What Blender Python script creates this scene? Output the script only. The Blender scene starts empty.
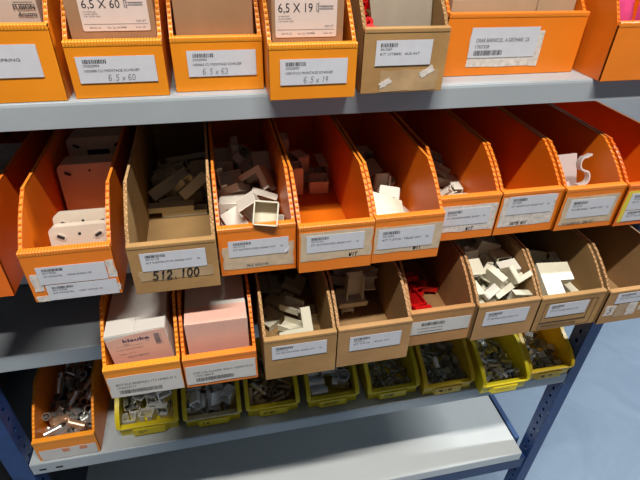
import bpy, math, random
from mathutils import Vector, Matrix, Quaternion
PI = math.pi

# ------------------------------------------------------------------ mesh builder
class MB:
    def __init__(s): s.v = []; s.f = []; s.m = []; s.sm = []
    def add(s, vs, fs, mi=0, M=None, smooth=False):
        o = len(s.v)
        for p in vs:
            p = Vector(p)
            s.v.append(tuple(M @ p if M else p))
        for f in fs:
            s.f.append([i + o for i in f]); s.m.append(mi); s.sm.append(smooth)
    def box(s, a, b, mi=0, M=None):
        x0, y0, z0 = a; x1, y1, z1 = b
        s.add([(x0,y0,z0),(x1,y0,z0),(x1,y1,z0),(x0,y1,z0),(x0,y0,z1),(x1,y0,z1),(x1,y1,z1),(x0,y1,z1)],
              [(0,3,2,1),(4,5,6,7),(0,1,5,4),(1,2,6,5),(2,3,7,6),(3,0,4,7)], mi, M)
    def prism(s, poly, h0, h1, axis='z', mi=0, M=None, smooth=False):
        # poly: counter-clockwise 2-D outline; axis: direction of extrusion
        def P(u, v, h):
            return {'z': (u, v, h), 'x': (h, u, v), 'y': (u, h, v)}[axis]
        n = len(poly)
        vs = [P(u, v, h0) for u, v in poly] + [P(u, v, h1) for u, v in poly]
        fs = [tuple(reversed(range(n))), tuple(range(n, 2*n))]
        if axis == 'y': fs = [tuple(range(n)), tuple(reversed(range(n, 2*n)))]
        s.add(vs, fs, mi, M)
        sf = []
        for i in range(n):
            j = (i+1) % n
            q = (i, j, n+j, n+i)
            sf.append(tuple(reversed(q)) if axis == 'y' else q)
        s.add(vs, sf, mi, M, smooth)
    def tube(s, ro, ri, L, seg=16, mi=0, M=None, sx=1.0):
        vs = []
        for z in (-L/2, L/2):
            for r in (ro, ri):
                for k in range(seg):
                    a = 2*PI*k/seg; vs.append((sx*r*math.cos(a), r*math.sin(a), z))
        fs = []; ends = []
        for k in range(seg):
            j = (k+1) % seg
            fs.append((k, j, 2*seg+j, 2*seg+k))
            fs.append((seg+j, seg+k, 3*seg+k, 3*seg+j))
            ends.append((j, k, seg+k, seg+j)); ends.append((2*seg+k, 2*seg+j, 3*seg+j, 3*seg+k))
        s.add(vs, fs, mi, M, True)
        s.add(vs, ends, mi, M, False)
    def build(s, name, mats, parent=None, bevel=0, segs=2):
        me = bpy.data.meshes.new(name)
        me.from_pydata(s.v, [], s.f)
        if not isinstance(mats, (list, tuple)): mats = [mats]
        for m in mats: me.materials.append(m)
        for i, p in enumerate(me.polygons):
            p.material_index = min(s.m[i], len(mats)-1); p.use_smooth = s.sm[i]
        me.update()
        o = bpy.data.objects.new(name, me)
        bpy.context.scene.collection.objects.link(o)
        if parent: o.parent = parent
        if bevel:
            b = o.modifiers.new('bevel', 'BEVEL'); b.width = bevel; b.segments = segs
            b.limit_method = 'ANGLE'; b.angle_limit = math.radians(40)
            for p in me.polygons: p.use_smooth = True
            b.harden_normals = True
        return o

def rrect(x0, y0, x1, y1, r, n=5):
    pts = []
    for cx, cy, a0 in ((x1-r, y0+r, -PI/2), (x1-r, y1-r, 0), (x0+r, y1-r, PI/2), (x0+r, y0+r, PI)):
        for k in range(n+1):
            a = a0 + PI/2*k/n
            pts.append((cx + r*math.cos(a), cy + r*math.sin(a)))
    return pts

# ------------------------------------------------------------------ the loose pieces (all centred near the origin)
def tray(mb, poly, depth, edges, t=0.0016, mi=0):
    mb.prism(poly, -t, 0, 'z', mi)
    n = len(poly)
    for e in edges:
        a = Vector(poly[e]); b = Vector(poly[(e+1) % n]); d = (b-a).normalized()
        nrm = Vector((-d.y, d.x)) * t
        mb.prism([tuple(a), tuple(b), tuple(b+nrm), tuple(a+nrm)], -depth, -t, 'z', mi)

def pc_elbow(a=.034, w=.018, dp=.011):
    mb = MB(); P = [(0,0),(a,0),(a,w),(w,w),(w,a),(0,a)]
    P = [(x-a*.4, y-a*.4) for x, y in P]
    tray(mb, P, dp, [0,2,3,5]); return mb
def pc_corner(w=.024, l=.028, dp=.008, t=.0016):
    mb = MB(); c = l*.4
    T = Matrix.Translation((-w/2, -c, c))
    mb.box((0,0,-t),(w,l,0), 0, T); mb.box((0,0,-l),(w,t,-t), 0, T)
    L = [(t,-t),(l,-t),(l,-dp),(dp,-dp),(dp,-l),(t,-l)][::-1]
    for x in (0, w-t): mb.prism(L, x, x+t, 'x', 0, T)
    return mb
def pc_coupler(w=.022, l=.030, dp=.011):
    mb = MB(); tray(mb, [(-w/2,-l/2),(w/2,-l/2),(w/2,l/2),(-w/2,l/2)], dp, [1,3]); return mb
def pc_tee(a=.042, w=.018, h=.032, dp=.011):
    mb = MB(); P = [(-a/2,0),(a/2,0),(a/2,w),(w/2,w),(w/2,h),(-w/2,h),(-w/2,w),(-a/2,w)]
    P = [(x, y-h*.4) for x, y in P]
    tray(mb, P, dp, [0,2,3,5,6]); return mb
def pc_cap(w=.024, h=.018, d=.012):
    mb = MB(); tray(mb, rrect(-w/2,-h/2,w/2,h/2,.002,2), d, range(12)); return mb
def pc_strip(w=.016, l=.062, dp=.008):
    return pc_coupler(w, l, dp)
def pc_plate(w=.040, l=.055, dp=.006):
    mb = MB(); tray(mb, [(-w/2,-l/2),(w/2,-l/2),(w/2,l/2),(-w/2,l/2)], dp, [0,1,3], .002); return mb
def pc_sleeve(ro=.006, L=.022, th=.0011):
    mb = MB(); mb.tube(ro, ro-th, L, 16); return mb
def pc_squareclip(w=.023, h=.018, L=.023, t=.0016):
    # folded sheet clip: square tube with an open slot
    mb = MB()
    mb.box((-w/2,-L/2,h/2-t),(w/2,L/2,h/2)); mb.box((-w/2,-L/2,-h/2),(-w/2+t,L/2,h/2-t))
    mb.box((w/2-t,-L/2,-h/2),(w/2,L/2,h/2-t)); mb.box((-w/2+t,-L/2,-h/2),(-w*.12,L/2,-h/2+t)); mb.box((w*.12,-L/2,-h/2),(w/2-t,L/2,-h/2+t))
    return mb
def pc_recttube(w=.010, h=.006, L=.015, t=.0009):
    mb = MB()
    mb.box((-w/2,-L/2,h/2-t),(w/2,L/2,h/2)); mb.box((-w/2,-L/2,-h/2),(w/2,L/2,-h/2+t))
    mb.box((-w/2,-L/2,-h/2+t),(-w/2+t,L/2,h/2-t)); mb.box((w/2-t,-L/2,-h/2+t),(w/2,L/2,h/2-t))
    return mb
def pc_hook(w=.016):
    # bent strap clip, a rounded Z ribbon
    mb = MB(); pts = []
    for k in range(9):
        a = -PI/2 + PI*k/8*1.05; pts.append((.008*math.cos(a)+.004, -.010+.008*math.sin(a)))
    for k in range(9):
        a = -PI/2 - PI*k/8*1.05; pts.append((.008*math.cos(a)-.0, .0065+.008*math.sin(a)))
    pts = [(-.006, -.020)] + pts + [(.010, .018)]
    t = .0011; n = len(pts); L = []; R = []
    for i, p in enumerate(pts):
        a = Vector(pts[max(0,i-1)]); b = Vector(pts[min(n-1,i+1)]); d = (b-a).normalized()
        L.append((p[0]-d.y*t, p[1]+d.x*t)); R.append((p[0]+d.y*t, p[1]-d.x*t))
    for i in range(n-1):
        mb.prism([R[i], R[i+1], L[i+1], L[i]], -w/2, w/2, 'z')
    return mb

PIECES = {
 'elbow': pc_elbow, 'corner': pc_corner, 'coupler': pc_coupler, 'tee': pc_tee, 'cap': pc_cap, 'strip': pc_strip,
 'plate': pc_plate,
 'big_corner': lambda: pc_corner(.026, .036, .009), 'block': lambda: pc_cap(.030, .030, .020),
 'thin_elbow': lambda: pc_elbow(.040, .013, .011), 'wide_elbow': lambda: pc_elbow(.040, .022, .012),
 'long_coupler': lambda: pc_coupler(.026, .045, .014),
 'slim': lambda: pc_coupler(.013, .034, .009),
 'sleeve': lambda: pc_sleeve(.0068, .027), 'longsleeve': lambda: pc_sleeve(.0050, .034), 'bigsleeve': lambda: pc_sleeve(.0115, .032, .0012),
 'smallsleeve': lambda: pc_sleeve(.0036, .013, .0008),
 'squareclip': pc_squareclip, 'recttube': pc_recttube, 'longtube': lambda: pc_recttube(.009, .0055, .021), 'flatclip': lambda: pc_recttube(.014, .007, .016, .001),
 'redcap': lambda: pc_plate(.026, .034, .008), 'anchor': lambda: pc_sleeve(.0045, .030, .002),
}
# (width, y0, y1 inside the bin, bin floor height, [(kind, count)...], seed)
FILL = {
 'r2b2': (.088, .150, .300, .004, [('strip',10),('long_coupler',6)], 3),
 'r2b3': (.083, .014, .300, .004, [('big_corner',18),('coupler',8),('elbow',6)], 5),
 'r2b4': (.084, .175, .280, .004, [('block',4),('long_coupler',4)], 19),
 'r2b5': (.082, .030, .300, .004, [('block',4),('coupler',6),('long_coupler',7),('wide_elbow',3)], 7),
 'r2b6': (.082, .060, .240, .004, [('slim',14),('coupler',10),('long_coupler',4)], 8),
 'r3b3': (.087, .020, .200, .004, [('coupler',4),('elbow',5),('long_coupler',3)], 11),
 'r3b4': (.095, .085, .220, .004, [('long_coupler',14),('tee',6)], 12),
 'r3b5': (.090, .010, .130, .004, [('redcap',10)], 44),
 'r3b6': (.090, .008, .200, .004, [('corner',20),('coupler',34),('wide_elbow',22),('cap',14),('slim',12)], 14),
 'r3b7': (.100, .008, .150, .004, [('wide_elbow',6),('tee',4),('long_coupler',5)], 15),
 'r4b0': (.086, .012, .200, .004, [('sleeve',70)], 21),
 'r4b1': (.094, .008, .120, .003, [('squareclip',30)], 52),
 'r4b2': (.090, .008, .120, .003, [('squareclip',22),('flatclip',22)], 23),
 'r4b3': (.088, .008, .120, .003, [('longsleeve',42)], 24),
 'r4b4': (.090, .008, .120, .003, [('bigsleeve',15)], 25),
 'r4b5': (.093, .008, .110, .003, [('smallsleeve',75)], 26),
 'r4b6': (.098, .008, .120, .003, [('recttube',85)], 27),
 'r4b7': (.091, .008, .130, .003, [('longtube',95)], 28),
 'r4b8': (.088, .008, .110, .003, [('flatclip',44)], 29),
}

BAKED = {
 'r2b2': [('strip',0.0446,0.178,0.0082,0.585,0.398,0.585,-0.398),('long_coupler',0.045,0.256,0.0002,0.0,0.626,0.78,-0.0),('long_coupler',0.0323,0.2147,0.0142,0.397,0.0,0.0,0.918),('long_coupler',0.0427,0.2796,0.0248,0.967,-0.247,-0.063,-0.029),('long_coupler',0.027,0.2239,0.0286,0.557,-0.0,0.0,-0.831),('strip',0.0515,0.2889,0.0212,0.133,0.673,-0.694,0.217),('strip',0.0486,0.1584,0.0002,0.0,-0.71,-0.704,0.0),('strip',0.015,0.2688,0.0181,0.298,0.948,0.111,0.015),('strip',0.0312,0.1582,0.0166,0.707,-0.0,0.0,0.707),('long_coupler',0.0736,0.2353,0.0239,0.031,-0.009,0.274,-0.961),('long_coupler',0.0614,0.177,0.0395,0.705,0.05,-0.391,-0.589),('strip',0.0548,0.2083,0.0261,0.133,-0.782,-0.604,0.076),('strip',0.0456,0.1788,0.0377,0.274,0.206,-0.319,-0.884),('strip',0.0283,0.239,0.0258,0.39,0.289,-0.767,0.419),('strip',0.03,0.1906,0.0302,0.245,-0.404,-0.824,-0.313),('strip',0.0706,0.2241,0.0177,0.026,-0.151,0.95,0.272)],
 'r2b3': [('big_corner',0.0661,0.0476,0.0146,0.547,0.547,0.448,0.448),('big_corner',0.0455,0.1329,0.0117,0.066,-0.027,0.382,-0.921),('coupler',0.0419,0.189,0.0002,0.0,-0.982,-0.187,0.0),('big_corner',0.0549,0.2735,0.0117,0.837,-0.347,0.162,-0.391),('elbow',0.0211,0.0479,0.0002,0.0,0.095,-0.995,-0.0),('big_corner',0.0132,0.1578,0.0146,0.0,0.0,-0.707,-0.707),('coupler',0.0483,0.1917,0.0226,0.958,0.0,0.0,0.287),('elbow',0.0244,0.2253,0.0112,0.203,0.0,-0.0,-0.979),('coupler',0.0482,0.0547,0.0124,0.372,-0.039,0.923,-0.091),('big_corner',0.0642,0.0844,0.0132,0.703,0.074,0.703,-0.074),('coupler',0.0281,0.1805,0.0256,0.382,0.446,0.062,-0.807),('big_corner',0.0132,0.2152,0.026,0.0,0.0,1.0,0.0),('big_corner',0.0183,0.0669,0.0267,0.21,0.093,0.397,-0.889),('big_corner',0.0551,0.1102,0.0271,0.364,-0.563,-0.152,0.726),('big_corner',0.0636,0.1611,0.0337,0.216,-0.419,0.405,-0.784),('big_corner',0.0138,0.272,0.0117,0.924,-0.383,0.004,-0.011),('elbow',0.0399,0.0331,0.0137,0.238,-0.627,-0.628,-0.395),('big_corner',0.0159,0.1098,0.0218,0.527,-0.527,-0.472,0.472),('big_corner',0.0698,0.2132,0.0276,0.0,0.0,-0.867,0.499),('big_corner',0.0132,0.2433,0.035,0.0,0.0,-0.924,-0.383),('big_corner',0.0549,0.0314,0.0481,0.762,-0.211,0.302,-0.533),('big_corner',0.041,0.0606,0.0482,0.638,-0.722,-0.203,-0.174),('big_corner',0.0167,0.1503,0.0445,0.251,-0.592,-0.706,-0.297),('elbow',0.0266,0.241,0.0493,0.501,-0.499,-0.501,0.499),('coupler',0.0218,0.0298,0.0214,0.016,0.485,0.707,0.514),('elbow',0.0262,0.1314,0.0307,0.184,0.232,0.894,-0.337),('elbow',0.0379,0.2062,0.0353,0.388,0.542,-0.717,-0.204),('coupler',0.041,0.2745,0.0381,0.354,-0.322,-0.228,-0.848),('coupler',0.0157,0.034,0.0346,0.317,-0.121,0.879,-0.336),('big_corner',0.058,0.1368,0.0488,0.305,-0.4,0.244,-0.829),('coupler',0.0127,0.1839,0.0152,0.502,-0.502,0.498,-0.498),('big_corner',0.065,0.2406,0.0208,0.544,-0.472,0.454,-0.524)],
 'r2b4': [('long_coupler',0.0396,0.2299,0.0142,0.773,0.0,0.0,0.634),('block',0.0474,0.2346,0.0296,0.139,-0.693,-0.139,-0.693),('block',0.0214,0.2478,0.0152,0.702,0.702,0.084,0.084),('block',0.0623,0.1917,0.0002,0.0,-0.998,0.061,-0.0),('long_coupler',0.0361,0.1907,0.0227,0.51,0.51,0.49,0.49),('long_coupler',0.0148,0.1888,0.0227,0.509,0.509,0.491,0.491),('long_coupler',0.0837,0.242,0.0132,0.001,-0.707,-0.001,-0.707),('block',0.0252,0.2648,0.0456,0.707,-0.003,0.707,0.003)],
 'r2b5': [('wide_elbow',0.0369,0.0725,0.0122,0.874,0.0,-0.0,-0.486),('long_coupler',0.0392,0.1352,0.0002,0.0,0.731,0.682,0.0),('long_coupler',0.0469,0.1873,0.0132,0.608,-0.361,-0.608,-0.361),('wide_elbow',0.0571,0.2744,0.0002,0.0,-0.727,-0.686,-0.0),('coupler',0.0318,0.0555,0.0126,0.0,0.534,0.845,0.0),('coupler',0.0549,0.1424,0.0296,0.707,-0.707,0.026,-0.026),('wide_elbow',0.0274,0.2229,0.0002,0.0,-0.948,0.317,-0.0),('block',0.0428,0.2445,0.0326,0.473,-0.0,-0.0,-0.881),('long_coupler',0.0321,0.0701,0.024,0.0,0.703,0.711,0.0),('block',0.0549,0.1046,0.0265,0.731,0.294,-0.259,0.559),('coupler',0.015,0.2048,0.0236,0.27,0.653,0.27,-0.653),('coupler',0.066,0.2707,0.0236,0.057,0.0,0.0,-0.998),('long_coupler',0.0319,0.056,0.0524,0.587,0.0,0.0,-0.809),('coupler',0.0736,0.0765,0.0157,0.0,0.357,-0.0,0.934),('long_coupler',0.0587,0.2092,0.0234,0.83,0.037,0.292,-0.474),('block',0.0366,0.2796,0.0152,0.49,-0.49,0.509,-0.509),('block',0.0263,0.0517,0.0678,0.69,0.69,-0.154,-0.154),('long_coupler',0.0003,0.1502,0.0132,0.707,-0.002,-0.707,-0.002),('coupler',0.0669,0.1511,0.0129,0.01,-0.018,0.874,-0.486),('long_coupler',0.0142,0.2553,0.0132,0.707,-0.0,0.707,0.0)],
 'r2b6': [('coupler',0.0384,0.109,0.0002,0.0,0.525,0.851,0.0),('coupler',0.037,0.1935,0.0002,0.0,-0.724,0.689,0.0),('coupler',0.0308,0.1372,0.0002,0.0,0.975,0.221,0.0),('slim',0.0262,0.1853,0.0116,0.0,-0.733,-0.681,-0.0),('slim',0.0099,0.1463,0.0067,0.015,0.707,-0.015,0.707),('slim',0.0586,0.1911,0.0202,0.69,0.073,0.39,0.605),('slim',0.0422,0.076,0.0199,0.145,-0.239,-0.498,-0.821),('slim',0.0185,0.2269,0.0002,0.0,0.713,-0.701,-0.0),('coupler',0.0668,0.0602,0.0112,0.5,0.5,0.5,-0.5),('coupler',0.069,0.2025,0.0213,0.641,-0.386,0.094,-0.657),('long_coupler',0.0547,0.1377,0.0084,0.125,-0.665,-0.723,0.136),('coupler',0.0701,0.2149,0.0301,0.704,0.064,0.392,0.589),('coupler',0.0545,0.1706,0.0152,0.693,-0.693,0.142,-0.142),('slim',0.0728,0.1823,0.0291,0.1,0.982,-0.016,-0.16),('slim',0.0652,0.1426,0.024,0.198,-0.899,-0.367,-0.135),('long_coupler',0.0592,0.2398,0.0132,0.5,-0.5,0.5,0.5),('coupler',0.0113,0.0934,0.0112,0.707,-0.0,0.707,0.0),('coupler',0.0761,0.1694,0.0152,0.615,-0.615,0.348,-0.348),('long_coupler',0.0789,0.0991,0.0132,0.706,0.045,0.706,-0.045),('long_coupler',0.0293,0.2293,0.0226,0.365,-0.606,-0.365,-0.606),('slim',0.0509,0.0847,0.0171,0.363,0.677,-0.203,-0.607),('slim',0.0189,0.1788,0.0067,0.518,-0.482,0.518,0.482),('coupler',0.0178,0.1255,0.0129,0.084,-0.797,0.595,0.058),('slim',0.0141,0.2176,0.0231,0.578,-0.781,-0.013,-0.235),('slim',0.0293,0.107,0.0116,0.0,-0.63,-0.776,-0.0),('slim',0.0114,0.1528,0.0125,0.386,-0.356,-0.839,0.142),('slim',0.0161,0.0784,0.0172,0.673,-0.673,-0.217,0.217),('slim',0.011,0.1972,0.0172,0.586,0.586,0.396,0.396)],
 'r3b3': [('coupler',0.0453,0.071,0.0112,0.18,-0.0,0.0,0.984),('elbow',0.0279,0.1747,0.0112,0.972,0.0,-0.0,-0.233),('coupler',0.0412,0.0674,0.0116,0.0,-0.449,0.894,-0.0),('elbow',0.0352,0.1338,0.0112,0.904,-0.0,0.0,0.427),('long_coupler',0.0474,0.0705,0.037,0.728,-0.0,0.0,0.686),('elbow',0.0186,0.0993,0.0112,0.415,0.0,-0.0,0.91),('coupler',0.046,0.0826,0.0374,0.0,0.891,0.454,-0.0),('coupler',0.0718,0.1015,0.0002,0.0,0.706,-0.708,0.0),('long_coupler',0.0448,0.0474,0.0132,0.509,-0.491,0.509,0.491),('long_coupler',0.0132,0.1745,0.0116,0.0,1.0,0.0,0.0),('elbow',0.0373,0.0324,0.0206,0.518,-0.481,0.518,0.481),('elbow',0.0673,0.1634,0.0155,0.817,0.157,0.105,0.544)],
 'r3b4': [('long_coupler',0.0458,0.1403,0.0002,0.0,-0.68,0.733,0.0),('long_coupler',0.0507,0.1866,0.0142,0.807,-0.0,0.0,0.59),('tee',0.041,0.1049,0.0179,0.697,0.128,0.128,-0.694),('tee',0.0533,0.1886,0.0146,0.0,0.947,-0.322,0.0),('long_coupler',0.0455,0.1023,0.0174,0.128,-0.696,-0.695,-0.127),('long_coupler',0.0443,0.195,0.04,0.915,-0.0,0.0,0.403),('long_coupler',0.0459,0.0992,0.0541,0.0,-0.0,-0.707,-0.707),('long_coupler',0.0154,0.1665,0.0132,0.707,-0.016,0.707,0.016),('long_coupler',0.0616,0.1141,0.0487,0.491,-0.509,-0.464,-0.533),('tee',0.0462,0.1929,0.0514,0.949,-0.0,0.0,0.316),('tee',0.0643,0.157,0.0229,0.521,0.47,-0.433,0.566),('long_coupler',0.0789,0.2005,0.0227,0.536,-0.536,-0.461,0.461),('long_coupler',0.041,0.1431,0.0333,0.531,-0.22,-0.145,-0.805),('long_coupler',0.0508,0.1966,0.0518,0.0,1.0,0.029,0.0),('long_coupler',0.0508,0.1461,0.0449,0.705,0.322,-0.381,0.505),('long_coupler',0.0682,0.1568,0.0508,0.08,0.642,0.722,-0.244),('long_coupler',0.0691,0.1252,0.0497,0.679,0.481,-0.283,0.477),('tee',0.0242,0.1853,0.0443,0.532,-0.615,0.461,-0.355),('long_coupler',0.0153,0.0984,0.0227,0.503,-0.503,0.497,-0.497),('tee',0.0578,0.1983,0.0772,0.893,-0.0,-0.0,-0.451)],
 'r3b5': [('redcap',0.0481,0.0363,0.0082,0.263,0.0,0.0,0.965),('redcap',0.0438,0.0942,0.0082,0.914,0.0,0.0,0.406),('redcap',0.0374,0.0405,0.0086,0.0,-0.33,0.944,-0.0),('redcap',0.0203,0.082,0.0054,0.13,-0.63,0.765,0.019),('redcap',0.0329,0.0625,0.0169,0.009,-0.055,0.998,-0.013),('redcap',0.0736,0.1063,0.005,0.069,-0.073,-0.991,0.089),('redcap',0.0385,0.0273,0.025,1.0,-0.0,-0.0,0.002),('redcap',0.0467,0.0998,0.0153,0.202,0.965,0.164,0.011),('redcap',0.0696,0.0255,0.022,0.778,-0.582,0.027,0.235),('redcap',0.0388,0.1147,0.0174,0.172,0.699,0.686,-0.106)],
 'r3b6': [('coupler',0.0568,0.0514,0.0112,0.134,0.0,-0.0,-0.991),('slim',0.0775,0.1365,0.0067,0.707,-0.008,0.707,0.008),('cap',0.0808,0.0471,0.0122,0.707,-0.0,-0.0,0.707),('coupler',0.0231,0.1693,0.0002,0.0,0.787,-0.617,0.0),('coupler',0.0747,0.0444,0.0128,0.005,0.992,0.121,0.039),('slim',0.0178,0.1933,0.0092,0.707,-0.0,0.0,0.707),('wide_elbow',0.0122,0.059,0.0162,0.5,0.5,0.5,0.5),('wide_elbow',0.017,0.1211,0.0002,0.0,0.726,0.688,0.0),('wide_elbow',0.0126,0.0729,0.0242,0.0,-0.707,0.0,0.707),('cap',0.0898,0.1553,0.0092,0.5,0.5,0.5,0.5),('cap',0.0294,0.0562,0.0188,0.56,0.031,-0.827,-0.045),('wide_elbow',0.0639,0.1404,0.0117,0.194,0.458,0.859,0.118),('corner',0.0698,0.0486,0.0335,0.664,-0.244,0.245,-0.663),('corner',0.0786,0.1878,0.0114,0.0,-0.707,0.707,0.0),('wide_elbow',0.0551,0.0945,0.0189,0.378,0.18,0.002,0.908),('coupler',0.0276,0.1737,0.0116,0.0,0.545,-0.839,0.0),('wide_elbow',0.026,0.0242,0.0434,0.927,0.013,0.375,-0.005),('wide_elbow',0.0162,0.1838,0.035,0.707,-0.0,0.0,-0.707),('coupler',0.0152,0.1006,0.0125,0.01,-0.708,0.706,0.009),('corner',0.0122,0.1797,0.045,0.0,-0.0,0.383,-0.924),('coupler',0.0002,0.0247,0.0626,0.0,-0.707,-0.0,0.707),('slim',0.0685,0.1805,0.0164,0.376,0.042,0.921,0.096),('wide_elbow',0.0393,0.0364,0.0483,0.856,-0.13,0.352,-0.356),('wide_elbow',0.0712,0.1753,0.0315,0.37,0.091,0.917,0.115),('wide_elbow',0.0725,0.1101,0.0335,0.282,0.65,-0.673,0.211),('coupler',0.035,0.1388,0.024,0.269,0.42,0.02,-0.866),('cap',0.0793,0.0757,0.0002,0.0,0.745,-0.667,-0.0),('corner',0.0466,0.1551,0.0375,0.194,-0.337,0.259,-0.884),('slim',0.0833,0.0971,0.0172,0.0,-0.0,0.707,-0.707),('coupler',0.0611,0.146,0.041,0.171,0.473,-0.684,-0.529),('wide_elbow',0.0642,0.0792,0.0317,0.827,0.075,-0.557,-0.027),('corner',0.0172,0.1273,0.0312,0.668,-0.336,-0.108,-0.655),('coupler',0.0462,0.09,0.0346,0.408,0.412,0.596,-0.556),('cap',0.0154,0.1589,0.0248,0.58,-0.443,-0.415,-0.543),('corner',0.0114,0.1039,0.0431,0.637,0.309,-0.636,-0.308),('coupler',0.0295,0.1442,0.0494,0.828,0.169,-0.472,0.25),('corner',0.0742,0.0194,0.0285,0.061,0.061,-0.704,0.704),('coupler',0.0525,0.0828,0.0603,0.412,-0.568,0.585,-0.407),('slim',0.051,0.0721,0.0394,0.014,-0.938,0.005,0.346),('coupler',0.0366,0.1888,0.0382,0.224,-0.671,-0.671,0.224),('wide_elbow',0.0575,0.0487,0.0503,0.001,-0.641,-0.757,-0.127),('corner',0.0776,0.1796,0.0638,0.002,0.01,0.509,-0.861),('corner',0.0125,0.0703,0.0503,0.008,-0.001,-0.383,0.924),('slim',0.0199,0.1431,0.0414,0.308,-0.402,0.862,-0.008),('slim',0.034,0.0714,0.0372,0.607,-0.363,0.607,-0.363),('wide_elbow',0.0566,0.0981,0.0776,0.45,0.356,0.554,-0.603),('corner',0.0729,0.0853,0.0699,0.639,-0.769,-0.01,0.005),('coupler',0.0152,0.1888,0.0715,0.706,-0.031,-0.031,-0.706),('coupler',0.0731,0.0192,0.0516,0.541,-0.541,-0.455,-0.455),('cap',0.0539,0.176,0.0543,0.922,0.152,0.286,0.212),('coupler',0.0397,0.0512,0.0729,0.895,0.145,-0.006,-0.421),('wide_elbow',0.0472,0.1695,0.0737,0.905,-0.011,0.324,-0.276),('corner',0.0122,0.0575,0.0801,0.0,0.0,-0.155,0.988),('wide_elbow',0.0204,0.1365,0.0674,0.988,0.076,-0.132,0.037),('coupler',0.0732,0.0574,0.0788,0.699,0.008,-0.105,0.707),('wide_elbow',0.0632,0.1361,0.0624,0.112,-0.986,-0.004,0.126),('corner',0.0777,0.0806,0.0924,0.002,0.004,0.296,-0.955),('cap',0.0796,0.123,0.0378,0.282,0.649,-0.675,0.212),('slim',0.0458,0.0245,0.0638,0.687,-0.18,-0.45,-0.542),('cap',0.081,0.1242,0.0808,0.703,-0.008,0.168,-0.69),('cap',0.0228,0.0254,0.0672,0.038,0.286,-0.411,-0.865),('slim',0.0288,0.1125,0.0715,0.682,0.375,0.229,-0.585),('coupler',0.0331,0.0315,0.0787,0.059,0.749,0.223,-0.622),('coupler',0.0182,0.1352,0.067,0.037,0.684,0.713,0.148),('coupler',0.0524,0.0402,0.0883,0.699,-0.464,0.39,-0.379),('wide_elbow',0.0306,0.1099,0.1015,0.077,-0.16,-0.351,-0.919),('corner',0.0701,0.0328,0.0814,0.387,0.592,0.692,-0.145),('corner',0.0192,0.1012,0.0765,0.555,0.222,0.531,-0.601),('coupler',0.0196,0.0819,0.055,0.247,0.62,0.685,-0.293),('slim',0.0214,0.182,0.0815,0.96,-0.042,-0.012,-0.277),('corner',0.02,0.0202,0.0963,0.273,0.652,-0.652,-0.273),('corner',0.0624,0.1596,0.0778,0.199,-0.358,0.267,0.873),('coupler',0.0211,0.0791,0.084,0.622,0.283,0.501,-0.531),('coupler',0.0743,0.1531,0.0826,0.104,-0.929,-0.04,0.353),('wide_elbow',0.0237,0.0672,0.095,0.056,0.907,-0.028,-0.416),('coupler',0.0152,0.1879,0.0814,0.031,0.706,0.706,-0.031),('corner',0.0777,0.0178,0.0998,0.383,-0.924,0.0,0.0),('wide_elbow',0.0651,0.1772,0.0832,0.248,0.882,-0.199,0.347),('coupler',0.0309,0.0192,0.1087,0.215,-0.674,-0.674,0.215),('slim',0.0578,0.1291,0.0823,0.767,0.191,-0.613,0.009),('coupler',0.0788,0.0486,0.1004,0.917,-0.4,-0.0,-0.0),('coupler',0.0427,0.1022,0.1053,0.336,0.602,-0.699,0.19),('coupler',0.0578,0.0623,0.0972,0.776,-0.362,0.296,-0.422),('coupler',0.0168,0.1544,0.0884,0.727,-0.258,0.116,0.625),('corner',0.0609,0.0668,0.1106,0.109,-0.472,0.322,-0.813),('cap',0.0121,0.1291,0.0889,0.03,-0.126,-0.085,0.988),('coupler',0.0407,0.0675,0.1132,0.379,-0.109,0.89,0.228),('wide_elbow',0.0575,0.1399,0.0946,0.447,-0.567,0.685,-0.099),('coupler',0.0473,0.0306,0.1108,0.047,-0.594,-0.711,0.373),('wide_elbow',0.0185,0.1386,0.0949,0.056,-0.728,-0.67,-0.131),('cap',0.0567,0.0448,0.1273,0.33,-0.349,-0.141,-0.866),('corner',0.0098,0.0813,0.1201,0.144,-0.692,0.591,-0.388),('coupler',0.038,0.0598,0.1229,0.125,0.523,0.728,0.425),('coupler',0.0744,0.1853,0.1058,0.108,0.682,-0.699,0.187),('coupler',0.0817,0.0536,0.1119,0.453,0.543,0.086,0.702),('coupler',0.0454,0.1815,0.1003,0.562,-0.664,0.489,0.065),('wide_elbow',0.0714,0.0268,0.1343,0.882,0.316,0.336,0.094),('cap',0.0898,0.1251,0.0947,0.626,-0.329,0.626,-0.329),('slim',0.0714,0.0148,0.1319,0.266,0.655,-0.653,-0.271),('cap',0.0463,0.1914,0.0951,0.864,-0.258,-0.39,-0.187),('cap',0.0786,0.1033,0.1056,0.585,0.183,0.235,-0.754),('corner',0.0294,0.1304,0.1187,0.055,-0.721,-0.678,-0.132)],
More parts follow.
